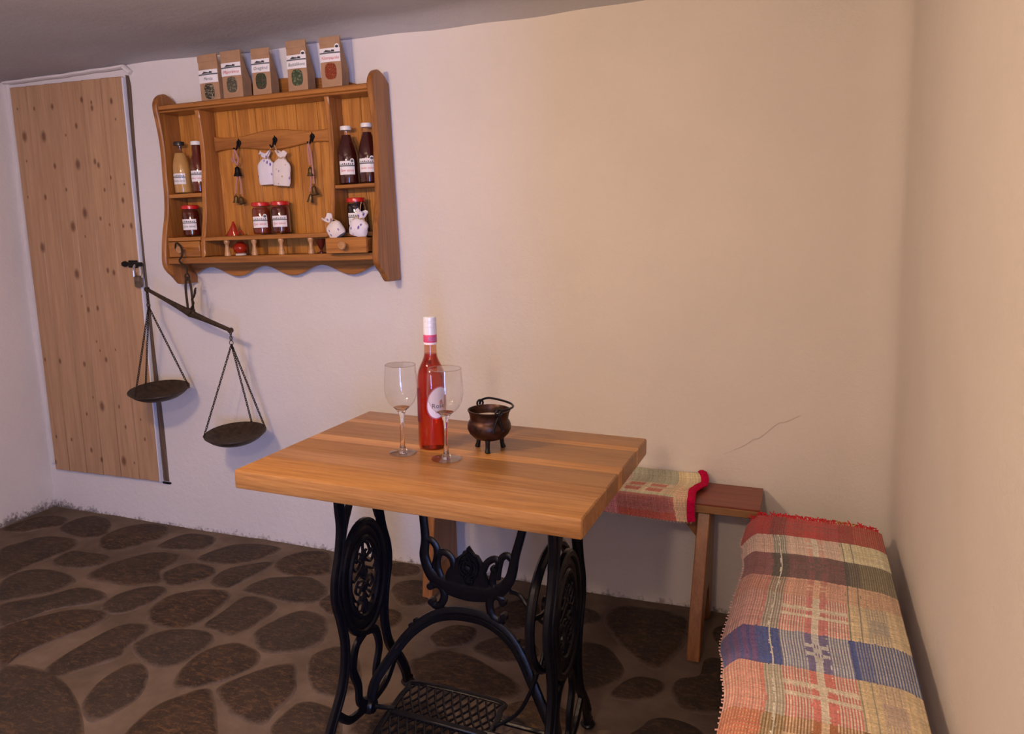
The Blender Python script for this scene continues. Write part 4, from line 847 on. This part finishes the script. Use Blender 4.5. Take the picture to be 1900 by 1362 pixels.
# treadle
tr_ = Matrix.Translation((0, FC+.02, .066)) @ Matrix.Rotation(.16, 4, 'X')
X0, X1, Y0, Y1 = -.165, .105, -.135, .095
mb = MB()
mb.tube([(x, y, 0) for x, y in [(p.x, p.y) for p in spl([(X0+.02, Y1, 0), (X0, Y1-.03, 0), (X0-.004, 0, 0), (X0, Y0+.03, 0), (X0+.02, Y0, 0), (X1-.02, Y0, 0), (X1, Y0+.03, 0), (X1+.004, 0, 0), (X1, Y1-.03, 0), (X1-.02, Y1, 0)], 5, True)]], .005, 8, True, w=.008)
tre = mb.xf(tr_).build('treadle', M_iron, tab)
mb = MB()
def lat(y0, y1):
    h = y1-y0
    for k in range(-3, 13):
        for sg in (1, -1):
            xs = X0+.0245*k; pts = []
            for j in range(9):
                v = j/8; x = xs+sg*(h*.62*v)+sg*.006*math.sin(math.pi*v)-(0 if sg > 0 else -h*.62)*1
                if X0+.002 <= x <= X1-.002: pts.append((x, y0+h*v, .0))
            if len(pts) > 1: mb.tube(pts, .0028, 5, plane=(0, 0, 1), w=.0032)
lat(Y0+.005, -.022); lat(-.018, Y1-.005)
mb.xf(tr_).build('treadle_lattice', M_iron, tre)
mb = MB().box(X0, X1, -.028, -.010, -.006, .007, .003).xf(tr_); mb.build('treadle_rib', M_iron, tre)
for xa, xb, yy in ((FL, X0+.01, -.012), (X1-.01, FR, -.012), (X1-.012, FR, .04)):
    MB().tube([Vector((xa, FC if xa == FL else yy+FC+.02, .066)), Vector(((xa+xb)/2, yy+FC+.02, .064)), Vector((xb, (yy+FC+.02) if xb != FR else FC+(.0 if yy < 0 else .05), .066+.004))], .0065, 8).build('treadle_rod', M_iron, tre)
MB().tube(spl([(.115, -.03, .075), (.19, -.04, .15), (.245, -.045, .30), (.252, -.030, .395)], 5), .005, 8).build('pitman_rod', M_iron, tab)

# ------------------------------------------------------------------ on the table
def tz(x, y): return (x, y, TZ)
bt = tag(empty('wine_bottle', (-.819, -.856, TZ)), 'bottle of rosé wine with white screw cap standing between the glasses', 'bottle')
r = .0342
prof = [(0, .006), (.012, .005), (.022, .001), (r-.006, 0), (r-.001, .003), (r, .009), (r, .168), (r-.0008, .180), (r-.004, .195), (r-.0095, .208), (r-.0145, .218), (.0165, .228), (.0150, .238), (.0146, .252), (.0146, .300)]
MB().lathe(prof, 40).build('glass', M_pinkglass, bt)
MB().lathe([(0, .012), (.014, .010), (.024, .005), (r-.006, .0035), (r-.0022, .008), (r-.0018, .168), (r-.0026, .180), (r-.0058, .195), (r-.0112, .208), (r-.0160, .218), (.0148, .2275), (.0136, .2345), (0, .2345)], 40).build('wine', M_rose, bt)
MB().lathe([(0, .3235), (.0135, .3235), (.0152, .322), (.0156, .318), (.0156, .314), (.0151, .3135), (.0156, .313), (.0156, .309), (.0151, .3085), (.0156, .308), (.0157, .300), (.0152, .2995), (.0157, .299), (.0158, .2825), (.0150, .2825)], 32).build('screw_cap', simple('white_foil', (.66, .67, .72, 1), .35, .1), bt)
MB().lathe([(.0150, .2575), (.0159, .2575), (.0159, .2830), (.0150, .2830)], 32).build('neck_sleeve', simple('white_sleeve', (.68, .62, .66, 1), .45), bt)
MB().lathe([(.0160, .2625), (.0161, .2628), (.0161, .2805), (.0160, .2808)], 32).build('pink_band', simple('pink_print', (.52, .055, .15, 1), .45), bt)
vv, ff = text2d('ROSÉ', .0125, 0); MB().add(wrap([(x*.8, z) for x, z in vv], .0164, .85, .2665), ff).build('neck_writing', simple('violet_print', (.30, .22, .45, 1), .5), bt, False)
M_rlab = simple('pale_label', (.66, .60, .63, 1), .6)
def lab_out(a):                                    # drop-shaped label, pointed at the upper right
    return (.0265*math.cos(a)*(1 if math.cos(a) < 0 else 1.25), .036*math.sin(a)*(1.0 if math.sin(a) < 0 else 1.05)+.006*math.cos(a))
LZ_, LA = .118, math.radians(52)
lp = [lab_out(2*math.pi*i/40) for i in range(40)]
g = MB().add(wrap([(0, 0)]+[(x*.5, z*.5) for x, z in lp]+lp, r+.0006, LA, LZ_), [(0, 1+i, 1+(i+1) % 40) for i in range(40)]+[(1+i, 41+i, 41+(i+1) % 40, 1+(i+1) % 40) for i in range(40)]).build('label', M_rlab, bt)
q = wrap([(x*1.05, z*1.05) for x, z in lp], r+.0004, LA, LZ_)
MB().tube(q, .0008, 4, True).build('label_border', simple('mauve_print', (.36, .13, .24, 1), .5), g)
vv, ff = text2d('Rosé', .0165, 0); MB().add(wrap([(x, z-.012) for x, z in vv], r+.0009, LA, LZ_), ff).build('label_writing', M_ink, g, False)
vv, ff = text2d('2018', .008, 0); MB().add(wrap([(x, z-.024) for x, z in vv], r+.0009, LA, LZ_), ff).build('label_year', simple('orange_print', (.45, .16, .06, 1), .6), g, False)
MB().add(wrap([(-.040+.03*i/8, z) for z in (-.050, .034) for i in range(9)], r+.0004, math.radians(-8), .118), [(i, i+1, i+10, i+9) for i in range(8)]).build('back_label', simple('dark_back_label', (.16, .012, .02, 1), .5), bt)
def wine_glass(x, y, k, label):
    root = tag(empty('wine_glass', (x, y, TZ)), label, 'wine glass', 'wine glasses on the table')
    bowl = [(.0030, .1075), (.012, .1095), (.022, .1155), (.031, .126), (.0375, .141), (.0402, .158), (.0398, .176), (.0383, .196), (.0362, .2165)]
    inn = [(a-.0011, b+.0011) for a, b in bowl[1:]]
    MB().lathe([(a*k, b) for a, b in bowl], 44).build('bowl', M_glass, root)
    MB().tube([(.0362*k*math.cos(i*math.pi/22), .0362*k*math.sin(i*math.pi/22), .2165) for i in range(44)], .0009, 6, True).build('rim', M_solid, root)
    MB().lathe([(.028*k, .0006), (.0333*k, .0012), (.0338*k, .0022), (.030*k, .0034), (.016*k, .0062), (.0090, .0100)], 36).build('foot', M_glassfoot, root)
    MB().lathe([(0, .0012), (.010, .0014), (.0105, .0075), (.0085, .0108), (.0060, .018), (.0047, .035), (.0042, .055), (.0048, .075), (.0062, .092), (.0085, .101), (.013, .1085), (.019, .1138), (.012, .1115), (.0, .1105)], 32).build('stem', M_solid, root)
wine_glass(-.8647, -.926, .98, 'left wine glass, standing in front of the bottle side')
wine_glass(-.7464, -.9349, 1.05, 'right wine glass, overlapping the wine bottle')
# little three-legged cauldron
ct = tag(empty('cauldron', (-.680, -.828, TZ)), 'small copper-brown three-legged cauldron with a swing handle', 'pot')
M_cop = NT('brown_copper'); t = M_cop; o_ = t.obj(); f = t.noise(o_, 55, 5, .6)
t.P(Base_Color=t.mix(t.ramp(f, .35, .7), (.026, .014, .010, 1), (.080, .034, .022, 1)), Metallic=.75, Roughness=t.ramp(f, .3, .7, .3, .5)); t.bump(f, .15, .002); M_cop = t.m
ct.scale = (1.09, 1.09, 1.05)
pr = [(0, .0235), (.020, .0245), (.034, .0300), (.0435, .040), (.0485, .051), (.0485, .060), (.0455, .068), (.0425, .072), (.0425, .075), (.0435, .082), (.0455, .090), (.0475, .093), (.0475, .0955), (.0450, .0955), (.0425, .090), (.040, .076), (.042, .068), (.045, .058), (.040, .041), (0, .030)]
MB().lathe(pr, 40).build('body', M_cop, ct)
MB().lathe([(.0405, .0765), (.030, .0795), (.015, .0805), (0, .081)], 28).build('contents', simple('white_salt', (.60, .55, .52, 1), .9, 0, 0, .2, .15, 90, .5), ct)
for k, a in enumerate((-1.32, -1.32+2.094, -1.32-2.094)):
    c, s_ = math.cos(a), math.sin(a)
    mb = MB().tube(spl([(.026*c, .026*s_, .034), (.030*c, .030*s_, .022), (.031*c, .031*s_, .012), (.034*c, .034*s_, .001)], 5), [.0065, .0062, .0058, .0056, .0054, .0052, .005, .005, .005, .005, .005, .0052, .0055, .0058, .006, .006], 8); mb.build('leg', M_dkmetal, ct)
HA = math.radians(-45)
def hd(a, rr, zz): return (rr*math.cos(a), rr*math.sin(a), zz)
for k, a in enumerate((HA, HA+math.pi)):
    mb = MB()
    for da in (-.24, .24): mb.tube([hd(a+da, .0498, .056), hd(a+da*.5, .0500, .074), hd(a, .0505, .090)], .0026, 6, plane=None)
    mb.lathe([(0, -.003), (.003, -.002), (.003, .002), (0, .003)], 8, hd(a-.24, .0505, .056)).lathe([(0, -.003), (.003, -.002), (.003, .002), (0, .003)], 8, hd(a+.24, .0505, .056))
    c = Vector(hd(a, .0515, .0985)); tn = Vector((-math.sin(a), math.cos(a), 0))
    mb.tube([c+tn*(.0072*math.cos(i*math.pi/6))+Vector((0, 0, .0078*math.sin(i*math.pi/6))) for i in range(12)], .0024, 6, True); mb.build('lug', M_dkmetal, ct)
p0, p1 = Vector(hd(HA, .0535, .0985)), Vector(hd(HA+math.pi, .0535, .0985)); side = Vector((math.cos(HA+math.pi/2), math.sin(HA+math.pi/2), 0))
mb = MB().tube(spl([p0+Vector((0, 0, -.006)), p0+side*.004+Vector((0, 0, .004)), p0.lerp(p1, .02)+side*.022+Vector((0, 0, .006)), p0.lerp(p1, .22)+side*.044+Vector((0, 0, .0045)), p0.lerp(p1, .5)+side*.053+Vector((0, 0, .0045)), p0.lerp(p1, .78)+side*.044+Vector((0, 0, .0065)), p0.lerp(p1, .98)+side*.022+Vector((0, 0, .010)), p1+side*.004+Vector((0, 0, .006)), p1+Vector((0, 0, -.004))], 6), .0026, 8)
mb.build('handle', M_dkmetal, ct)

# ------------------------------------------------------------------ bench along the back wall
BZ = .455
bb = tag(empty('wooden_bench', (-.63, -.11, 0)), 'narrow wooden bench with red-brown seat along the back wall', 'bench')
def bbp(mb, name, mat, parent=None):
    mb.v = [(x+.63, y+.11, z) for x, y, z in mb.v]; return mb.build(name, mat, parent or bb)
bbp(MB().box(-1.22, -.060, -.215, -.014, BZ-.006, BZ, .0015), 'seat_paint_layer', M_red)
bbp(MB().box(-1.22, -.060, -.215, -.014, BZ-.031, BZ-.0062, .002), 'seat', M_benchX)
for xa, lean in ((-1.150, .0), (-.224, .0)):
    out = [(-.196, BZ-.031), (-.030, BZ-.031), (-.022, .004), (-.080, .004), (-.115, .12), (-.215, .12), (-.290, .004), (-.345, .004), (-.330, .10), (-.250, .30)]
    out = [(-.196, BZ-.031), (-.040, BZ-.031), (-.018, .004), (-.075, .004), (-.130, .16), (-.190, .16), (-.285, .004), (-.345, .004), (-.322, .13)]
    if xa < -1: out = [(-.196, BZ-.031), (-.040, BZ-.031), (-.018, .004), (-.085, .004), (-.11, .10), (-.18, .10), (-.20, .004), (-.25, .004)]
    bbp(MB().prism(out, xa-.019, xa+.019, 'X', .003), 'leg', M_bench)
    sgn = -1 if xa > -1 else 1
    tri = [(xa+sgn*.019, BZ-.031), (xa+sgn*.100, BZ-.031), (xa+sgn*.092, BZ-.045), (xa+sgn*.019, BZ-.130)]
    bbp(MB().prism(tri, -.176, -.150, 'Y', .002), 'bracket', M_bench)

# woven cloths: one dense sheet each, colour per thread
def woven_mat(name):
    t = NT(name); a = t.n('ShaderNodeVertexColor', layer_name='weave').outputs['Color']
    n_ = t.noise(t.pos(), 240, 4, .7)
    t.P(Base_Color=t.mix(t.ramp(n_, .3, .75, 0, .45), a, t.mix(.5, a, (.62, .50, .42, 1))), Roughness=.95, Specular_IOR_Level=.1, Sheen_Weight=.15); t.bump(n_, .6, .002); return t.m
M_rug = woven_mat('woven_rag_cloth')
def sheet(name, nu, nv, fn, colf, parent, thick=.004):
    vs = []; fs = []
    for j in range(nv+1):
        for i in range(nu+1): vs.append(fn(i/nu, j/nv))
    fs = [(j*(nu+1)+i, j*(nu+1)+i+1, (j+1)*(nu+1)+i+1, (j+1)*(nu+1)+i) for j in range(nv) for i in range(nu)]
    # underside and hem
    n0 = len(vs); W1 = nu+1
    nrm = []
    for j in range(nv+1):
        for i in range(W1):
            a = Vector(vs[j*W1+min(i+2, nu)])-Vector(vs[j*W1+max(i-2, 0)]); b = Vector(vs[min(j+2, nv)*W1+i])-Vector(vs[max(j-2, 0)*W1+i])
            n_ = b.cross(a); n_ = n_.normalized() if n_.length > 1e-9 else Vector((0, 0, 1))
            vs.append(tuple(Vector(vs[j*W1+i])-n_*thick))
    fs += [(n0+j*W1+i, n0+(j+1)*W1+i, n0+(j+1)*W1+i+1, n0+j*W1+i+1) for j in range(nv) for i in range(nu)]
    rim_ = [i for i in range(W1)]+[j*W1+nu for j in range(1, nv+1)]+[nv*W1+i for i in range(nu-1, -1, -1)]+[j*W1 for j in range(nv-1, 0, -1)]
    fs += [(rim_[k], n0+rim_[k], n0+rim_[(k+1) % len(rim_)], rim_[(k+1) % len(rim_)]) for k in range(len(rim_))]
    me = bpy.data.meshes.new(name); me.from_pydata(vs, [], fs); me.update()
    cols = []
    for j in range(nv):
        for i in range(nu):
            c = colf((i+.5)/nu, (j+.5)/nv, i, j); cols += (list(c[:3])+[1])*4
    cols += [.3, .2, .15, 1]*(len(fs)-nu*nv)*4
    while len(cols) < len(me.loops)*4: cols.append(1.)
    ca = me.color_attributes.new('weave', 'FLOAT_COLOR', 'CORNER'); ca.data.foreach_set('color', cols[:len(me.loops)*4])
    for p_ in me.polygons: p_.use_smooth = True
    me.materials.append(M_rug)
    o = bpy.data.objects.new(name, me); COL.objects.link(o); o.parent = parent; return o
C = lambda r, g, b: tuple(min(.8, c/k) for c, k in zip(srgb(r, g, b)[:3], (.72, .53, .45)))
TI = [random.uniform(.80, 1.10) for _ in range(400)]; TJ = [random.uniform(.84, 1.10) for _ in range(700)]
def tint(c, i, j):
    k = TI[i]*TJ[j]*random.uniform(.80, 1.12); g_ = .30*c[0]+.5*c[1]+.2*c[2]
    return tuple((x*.90+g_*.10)*k for x in c)
def lerp(a, b, t_): return tuple(x+(y-x)*t_ for x, y in zip(a, b))

# short runner over the back bench, hem of bright magenta
cl = tag(empty('bench_runner', (-.47, -.12, BZ)), 'pink and green checked cloth with magenta hem on the back bench', 'cloth')
FR_E = [0]
def cloth_fn(u, v):                                # u along x, v from wall to front hem
    x = -.92+(.66+.012*math.sin(v*7))*u
    L = .285*v
    if L < .215: y, z = -.006-L, BZ+.0095+.016*math.exp(-(L/.03)**2)
    else:
        d = L-.215; y, z = -.221-.004-.02*d/.1-.008*min(1, d/.01), BZ+.0095-max(0, d-.004)*.92
        y -= .007*(1+math.sin(u*9))*d/.1
    z += .0025*nz(x, y, 0, 14)*(1 if L < .215 else .0)+.0006*((int(u*160) % 2)-.5)
    if u > .95: z += .002*(1+math.sin(v*25))*(u-.95)/.05
    return (x+.47, y+.12, z-BZ)
def cloth_col(u, v, i, j):
    return tint(cloth_col0(u+.004*nz(v*30, u*60), v+.006*nz(u*40, v*30, 3), i, j), i, j)
def cloth_col0(u, v, i, j):
    th = i % 2; r_ = random.random()*.12
    x = u                                          # right end u=1
    d = v
    if x < .50: base = C(160, 92, 96) if th else C(190, 150, 140)
    elif x < .66: base = C(176, 98, 98) if th else C(186, 150, 138)
    elif x < .89: base = C(158, 142, 108)
    else: base = C(208, 164, 114)
    if .66 <= x < .93:
        if d < .34: c = lerp(C(146, 134, 104), C(180, 156, 124), random.random()*.6) if x < .89 else C(206, 160, 112)
        elif d < .66:
            inred = (.68 < x < .755 or .785 < x < .86) and (.36 < d < .45 or .51 < d < .62)
            c = C(178, 84, 66) if inred else (C(150, 126, 88) if (.46 < d < .50 and th) else C(196, 158, 122))
            if x >= .885: c = C(216, 150, 112) if (j//3) % 2 else C(212, 160, 116)
        elif d < .72: c = C(178, 160, 120)
        else: c = lerp(C(140, 60, 54), C(180, 92, 84), random.random()) if th else C(170, 80, 70)
        if d > .92: c = C(176, 62, 46)
    elif x >= .93:
        c = C(214, 164, 118) if d < .36 else C(218, 156, 112) if d < .72 else (C(220, 128, 92) if th else C(226, 160, 116))
        if .38 < d < .70 and (j//2) % 4 == 0: c = C(196, 104, 88)
    else:
        c = base
        if d > .72: c = C(176, 78, 84) if th else C(192, 110, 112)
        elif (j//4) % 5 == 0: c = lerp(c, C(186, 110, 110), .6)
    return lerp(c, (0, 0, 0), r_)
sheet('woven_sheet', 300, 132, cloth_fn, cloth_col, cl)
mb = MB(); pts = []
for j in range(40):
    v = j/39; x, y, z = cloth_fn(1.0, v); pts.append((x+.004+.006*math.sin(v*11), y-.003, z+.005+.002*math.sin(v*17)))
mb.tube(pts, .006, 8, w=.013); mb.build('magenta_hem', simple('magenta_wool', srgb(182, 12, 64), .95, 0, 0, .1, .25, 160, .6), cl)
mb = MB()
for k in range(26):
    u = .62+.37*k/25; x, y, z = cloth_fn(u, 1); mb.tube([(x, y, z+.002), (x+.002, y-.002, z-.003), (x+.004, y, z-.001)], .0012, 4)
tag(mb.build('hem_stitches', simple('cream_thread', (.5, .36, .26, 1), .95), cl), kind='stuff')

# ------------------------------------------------------------------ bench along the right wall and its rag rug
rb = tag(empty('side_bench', (.10, -1.15, 0)), 'bench along the right wall, hidden under a striped rag rug', 'bench')
def rbp(mb, name, mat):
    mb.v = [(x-.10, y+1.15, z) for x, y, z in mb.v]; return mb.build(name, mat, rb)
rbp(MB().box(-.045, .262, -2.05, -.262, .405, .434, .003), 'seat', M_benchX)
for yy in (-.52, -1.85): rbp(MB().prism([(.03, .406), (.24, .406), (.25, .004), (.19, .004), (.16, .12), (.10, .12), (.05, .004), (.0, .004)], yy-.019, yy+.019, 'Y', .003), 'leg', M_bench)
rug = tag(empty('rag_rug', (.08, -1.15, .45)), 'striped rag rug in red, cream, blue and brown draped on the bench', 'rug')
EDGE = [(-.20, -.092), (-.351, -.103), (-.45, -.092), (-.585, -.082), (-.75, -.098), (-.909, -.108), (-1.05, -.092), (-1.187, -.080), (-1.306, -.086), (-1.6, -.09), (-2.2, -.09)]
def edge(y):
    for (a, b), (c_, d_) in zip(EDGE, EDGE[1:]):
        if c_ <= y <= a:
            t_ = (a-y)/(a-c_); t_ = t_*t_*(3-2*t_); return b+(d_-b)*t_
    return EDGE[0][1]
Y0R, Y1R = -.246, -1.95
def rug_fn(u, v):
    y = Y0R+(Y1R-Y0R)*v; e = edge(y); fold = -.058+.010*nz(y, 0, 3, 5)
    x = e+(.266-e)*u
    z = .4525+.004*nz(x, y, 5, 5)+.0022*nz(x, y, 1, 22)
    if x < fold: z -= ((fold-x)/.045)**1.5*.046
    if x > .225: z -= ((x-.225)/.04)**2*.010
    yy = y+.014*math.sin(u*2.6+.6)-.012+.006*nz(u*3, y*4, 0)*1
    if v < .004: yy += .012*nz(u*40, 0, 2)
    z += .0007*((int(u*132) % 2)-.5)+.0005*((int(v*430) % 2)-.5)
    return (x-.08, yy+1.15, z-.45)
BANDS = [(-.384, 'red'), (-.508, 'cream'), (-.646, 'char'), (-.735, 'tan'), (-.905, 'pink'), (-1.053, 'blue'), (-1.215, 'pink2'), (-1.36, 'brown'), (-1.50, 'pink'), (-1.64, 'blue'), (-1.80, 'cream'), (-3, 'red')]
PAL = {  # left field, dark stripe, middle field weft, middle field warp, right field a, right field b
 'red': ((168, 18, 24), (120, 16, 20), (176, 20, 26), (150, 40, 40), (150, 24, 20), (172, 60, 36)),
 'cream': ((206, 140, 118), (120, 108, 96), (204, 142, 120), (226, 182, 150), (226, 182, 132), (214, 170, 124)),
 'char': ((122, 62, 64), (58, 52, 50), (104, 54, 58), (84, 58, 56), (84, 74, 56), (122, 100, 70)),
 'tan': ((176, 98, 84), (116, 96, 82), (190, 116, 96), (204, 146, 116), (194, 142, 106), (176, 124, 96)),
 'pink': ((186, 104, 96), (128, 110, 98), (196, 94, 88), (220, 170, 144), (212, 162, 118), (158, 134, 112)),
 'blue': ((92, 56, 104), (30, 62, 122), (96, 98, 126), (176, 160, 150), (40, 66, 120), (150, 136, 124)),
 'pink2': ((208, 106, 86), (150, 128, 104), (204, 86, 80), (224, 168, 140), (216, 160, 114), (174, 136, 112)),
 'brown': ((170, 78, 36), (120, 86, 40), (140, 84, 40), (196, 150, 112), (128, 74, 34), (150, 96, 56))}
PAL = {k: [C(*c) for c in v] for k, v in PAL.items()}
def rug_col(u, v, i, j):
    return tint(rug_col0(min(.999, max(0, u+.006*nz(v*60, u*9)+.003*nz(v*400, u*40))), min(.999, max(0, v+.0012*nz(u*60, v*90, 5))), i, j), i, j)
def rug_col0(u, v, i, j):
    y = Y0R+(Y1R-Y0R)*v; top = Y0R
    for lim, nm in BANDS:
        if y > lim: break
        top = lim
    fr = (top-y)/(top-lim); P_ = PAL[nm]; th = i % 2; rr = random.random()
    mot = (.445 < u < .485) or (.525 < u < .565); hl = (.30 < fr < .40) or (.52 < fr < .60)
    if u < .20:
        c = P_[0] if (th or nm in ('red', 'char', 'blue')) else lerp(P_[0], P_[3], .55)
        if nm == 'blue' and (i//2) % 3 == 0: c = lerp(c, P_[1], .8)
        if nm == 'brown' and (j % 3 == 0): c = C(190, 86, 60)
    elif u < .31:
        k = (u-.20)/.11; line = .50 < k < .60
        c = C(214, 180, 150) if (line and nm not in ('red',)) else P_[1] if th or nm in ('char', 'blue') else lerp(P_[1], P_[3], .6)
        if nm in ('cream', 'tan', 'pink', 'pink2') and k < .12: c = P_[0]
    elif u < .68:
        a, b = P_[2], P_[3]
        if nm in ('blue', 'brown', 'pink', 'pink2'): c = a if th else b
        else: c = lerp(a, b, .25+.4*rr)
        if mot: c = lerp(a, P_[0], .5) if not hl else b
        elif hl: c = lerp(a, P_[0], .6) if nm in ('cream', 'tan', 'char', 'blue') and th else (b if nm not in ('char',) else a)
        elif .485 <= u <= .525: c = b if nm != 'red' else a
        if nm in ('pink', 'pink2') and hl and not mot: c = b
    elif u < .78:
        k = (u-.68)/.10; c = P_[1] if (k < .25 or .62 < k < .85) and th else P_[4]
        if nm in ('char', 'blue'): c = P_[1] if th or k < .3 else lerp(P_[1], P_[5], .6)
        if nm == 'red': c = P_[4]
    else:
        c = P_[4] if (rr > .3 if nm in ('cream', 'tan') else th) else P_[5]
        if nm in ('pink', 'pink2', 'cream') and u > .9: c = P_[4]
        if nm in ('cream', 'tan', 'pink', 'pink2') and .80 < u < .90 and .35 < fr < .75 and th: c = P_[5]
    return lerp(c, (0, 0, 0), .16*rr)
sheet('woven_sheet', 132, 560, rug_fn, rug_col, rug)
mb = MB(); mb2 = MB()
for k in range(120):
    u = .03+.94*k/119; x, y, z = rug_fn(u, 0); L = random.uniform(.006, .022)
    tg = mb2 if (.66 < u < .80 and k % 2) else mb
    tg.tube([(x, y-.003, z-.001), (x+random.uniform(-.006, .006), y+L*.5, z+random.uniform(0, .006)), (x+random.uniform(-.012, .012), y+L, z+random.uniform(-.004, .006))], .0016, 4)
tag(mb.build('red_fringe', simple('red_yarn', C(172, 26, 30)+(1,), .95), rug), kind='stuff')
tag(mb2.build('yellow_fringe', simple('straw_yarn', C(150, 120, 60)+(1,), .95), rug), kind='stuff')
mb = MB()
for k in range(90):
    v = .02+.66*k/89; x, y, z = rug_fn(0, v)
    mb.tube([(x+.004, y, z), (x-random.uniform(.002, .005), y+random.uniform(-.004, .004), z-.001)], .0015, 4)
tag(mb.build('edge_threads', simple('pale_yarn', C(208, 140, 124)+(1,), .95), rug), kind='stuff')
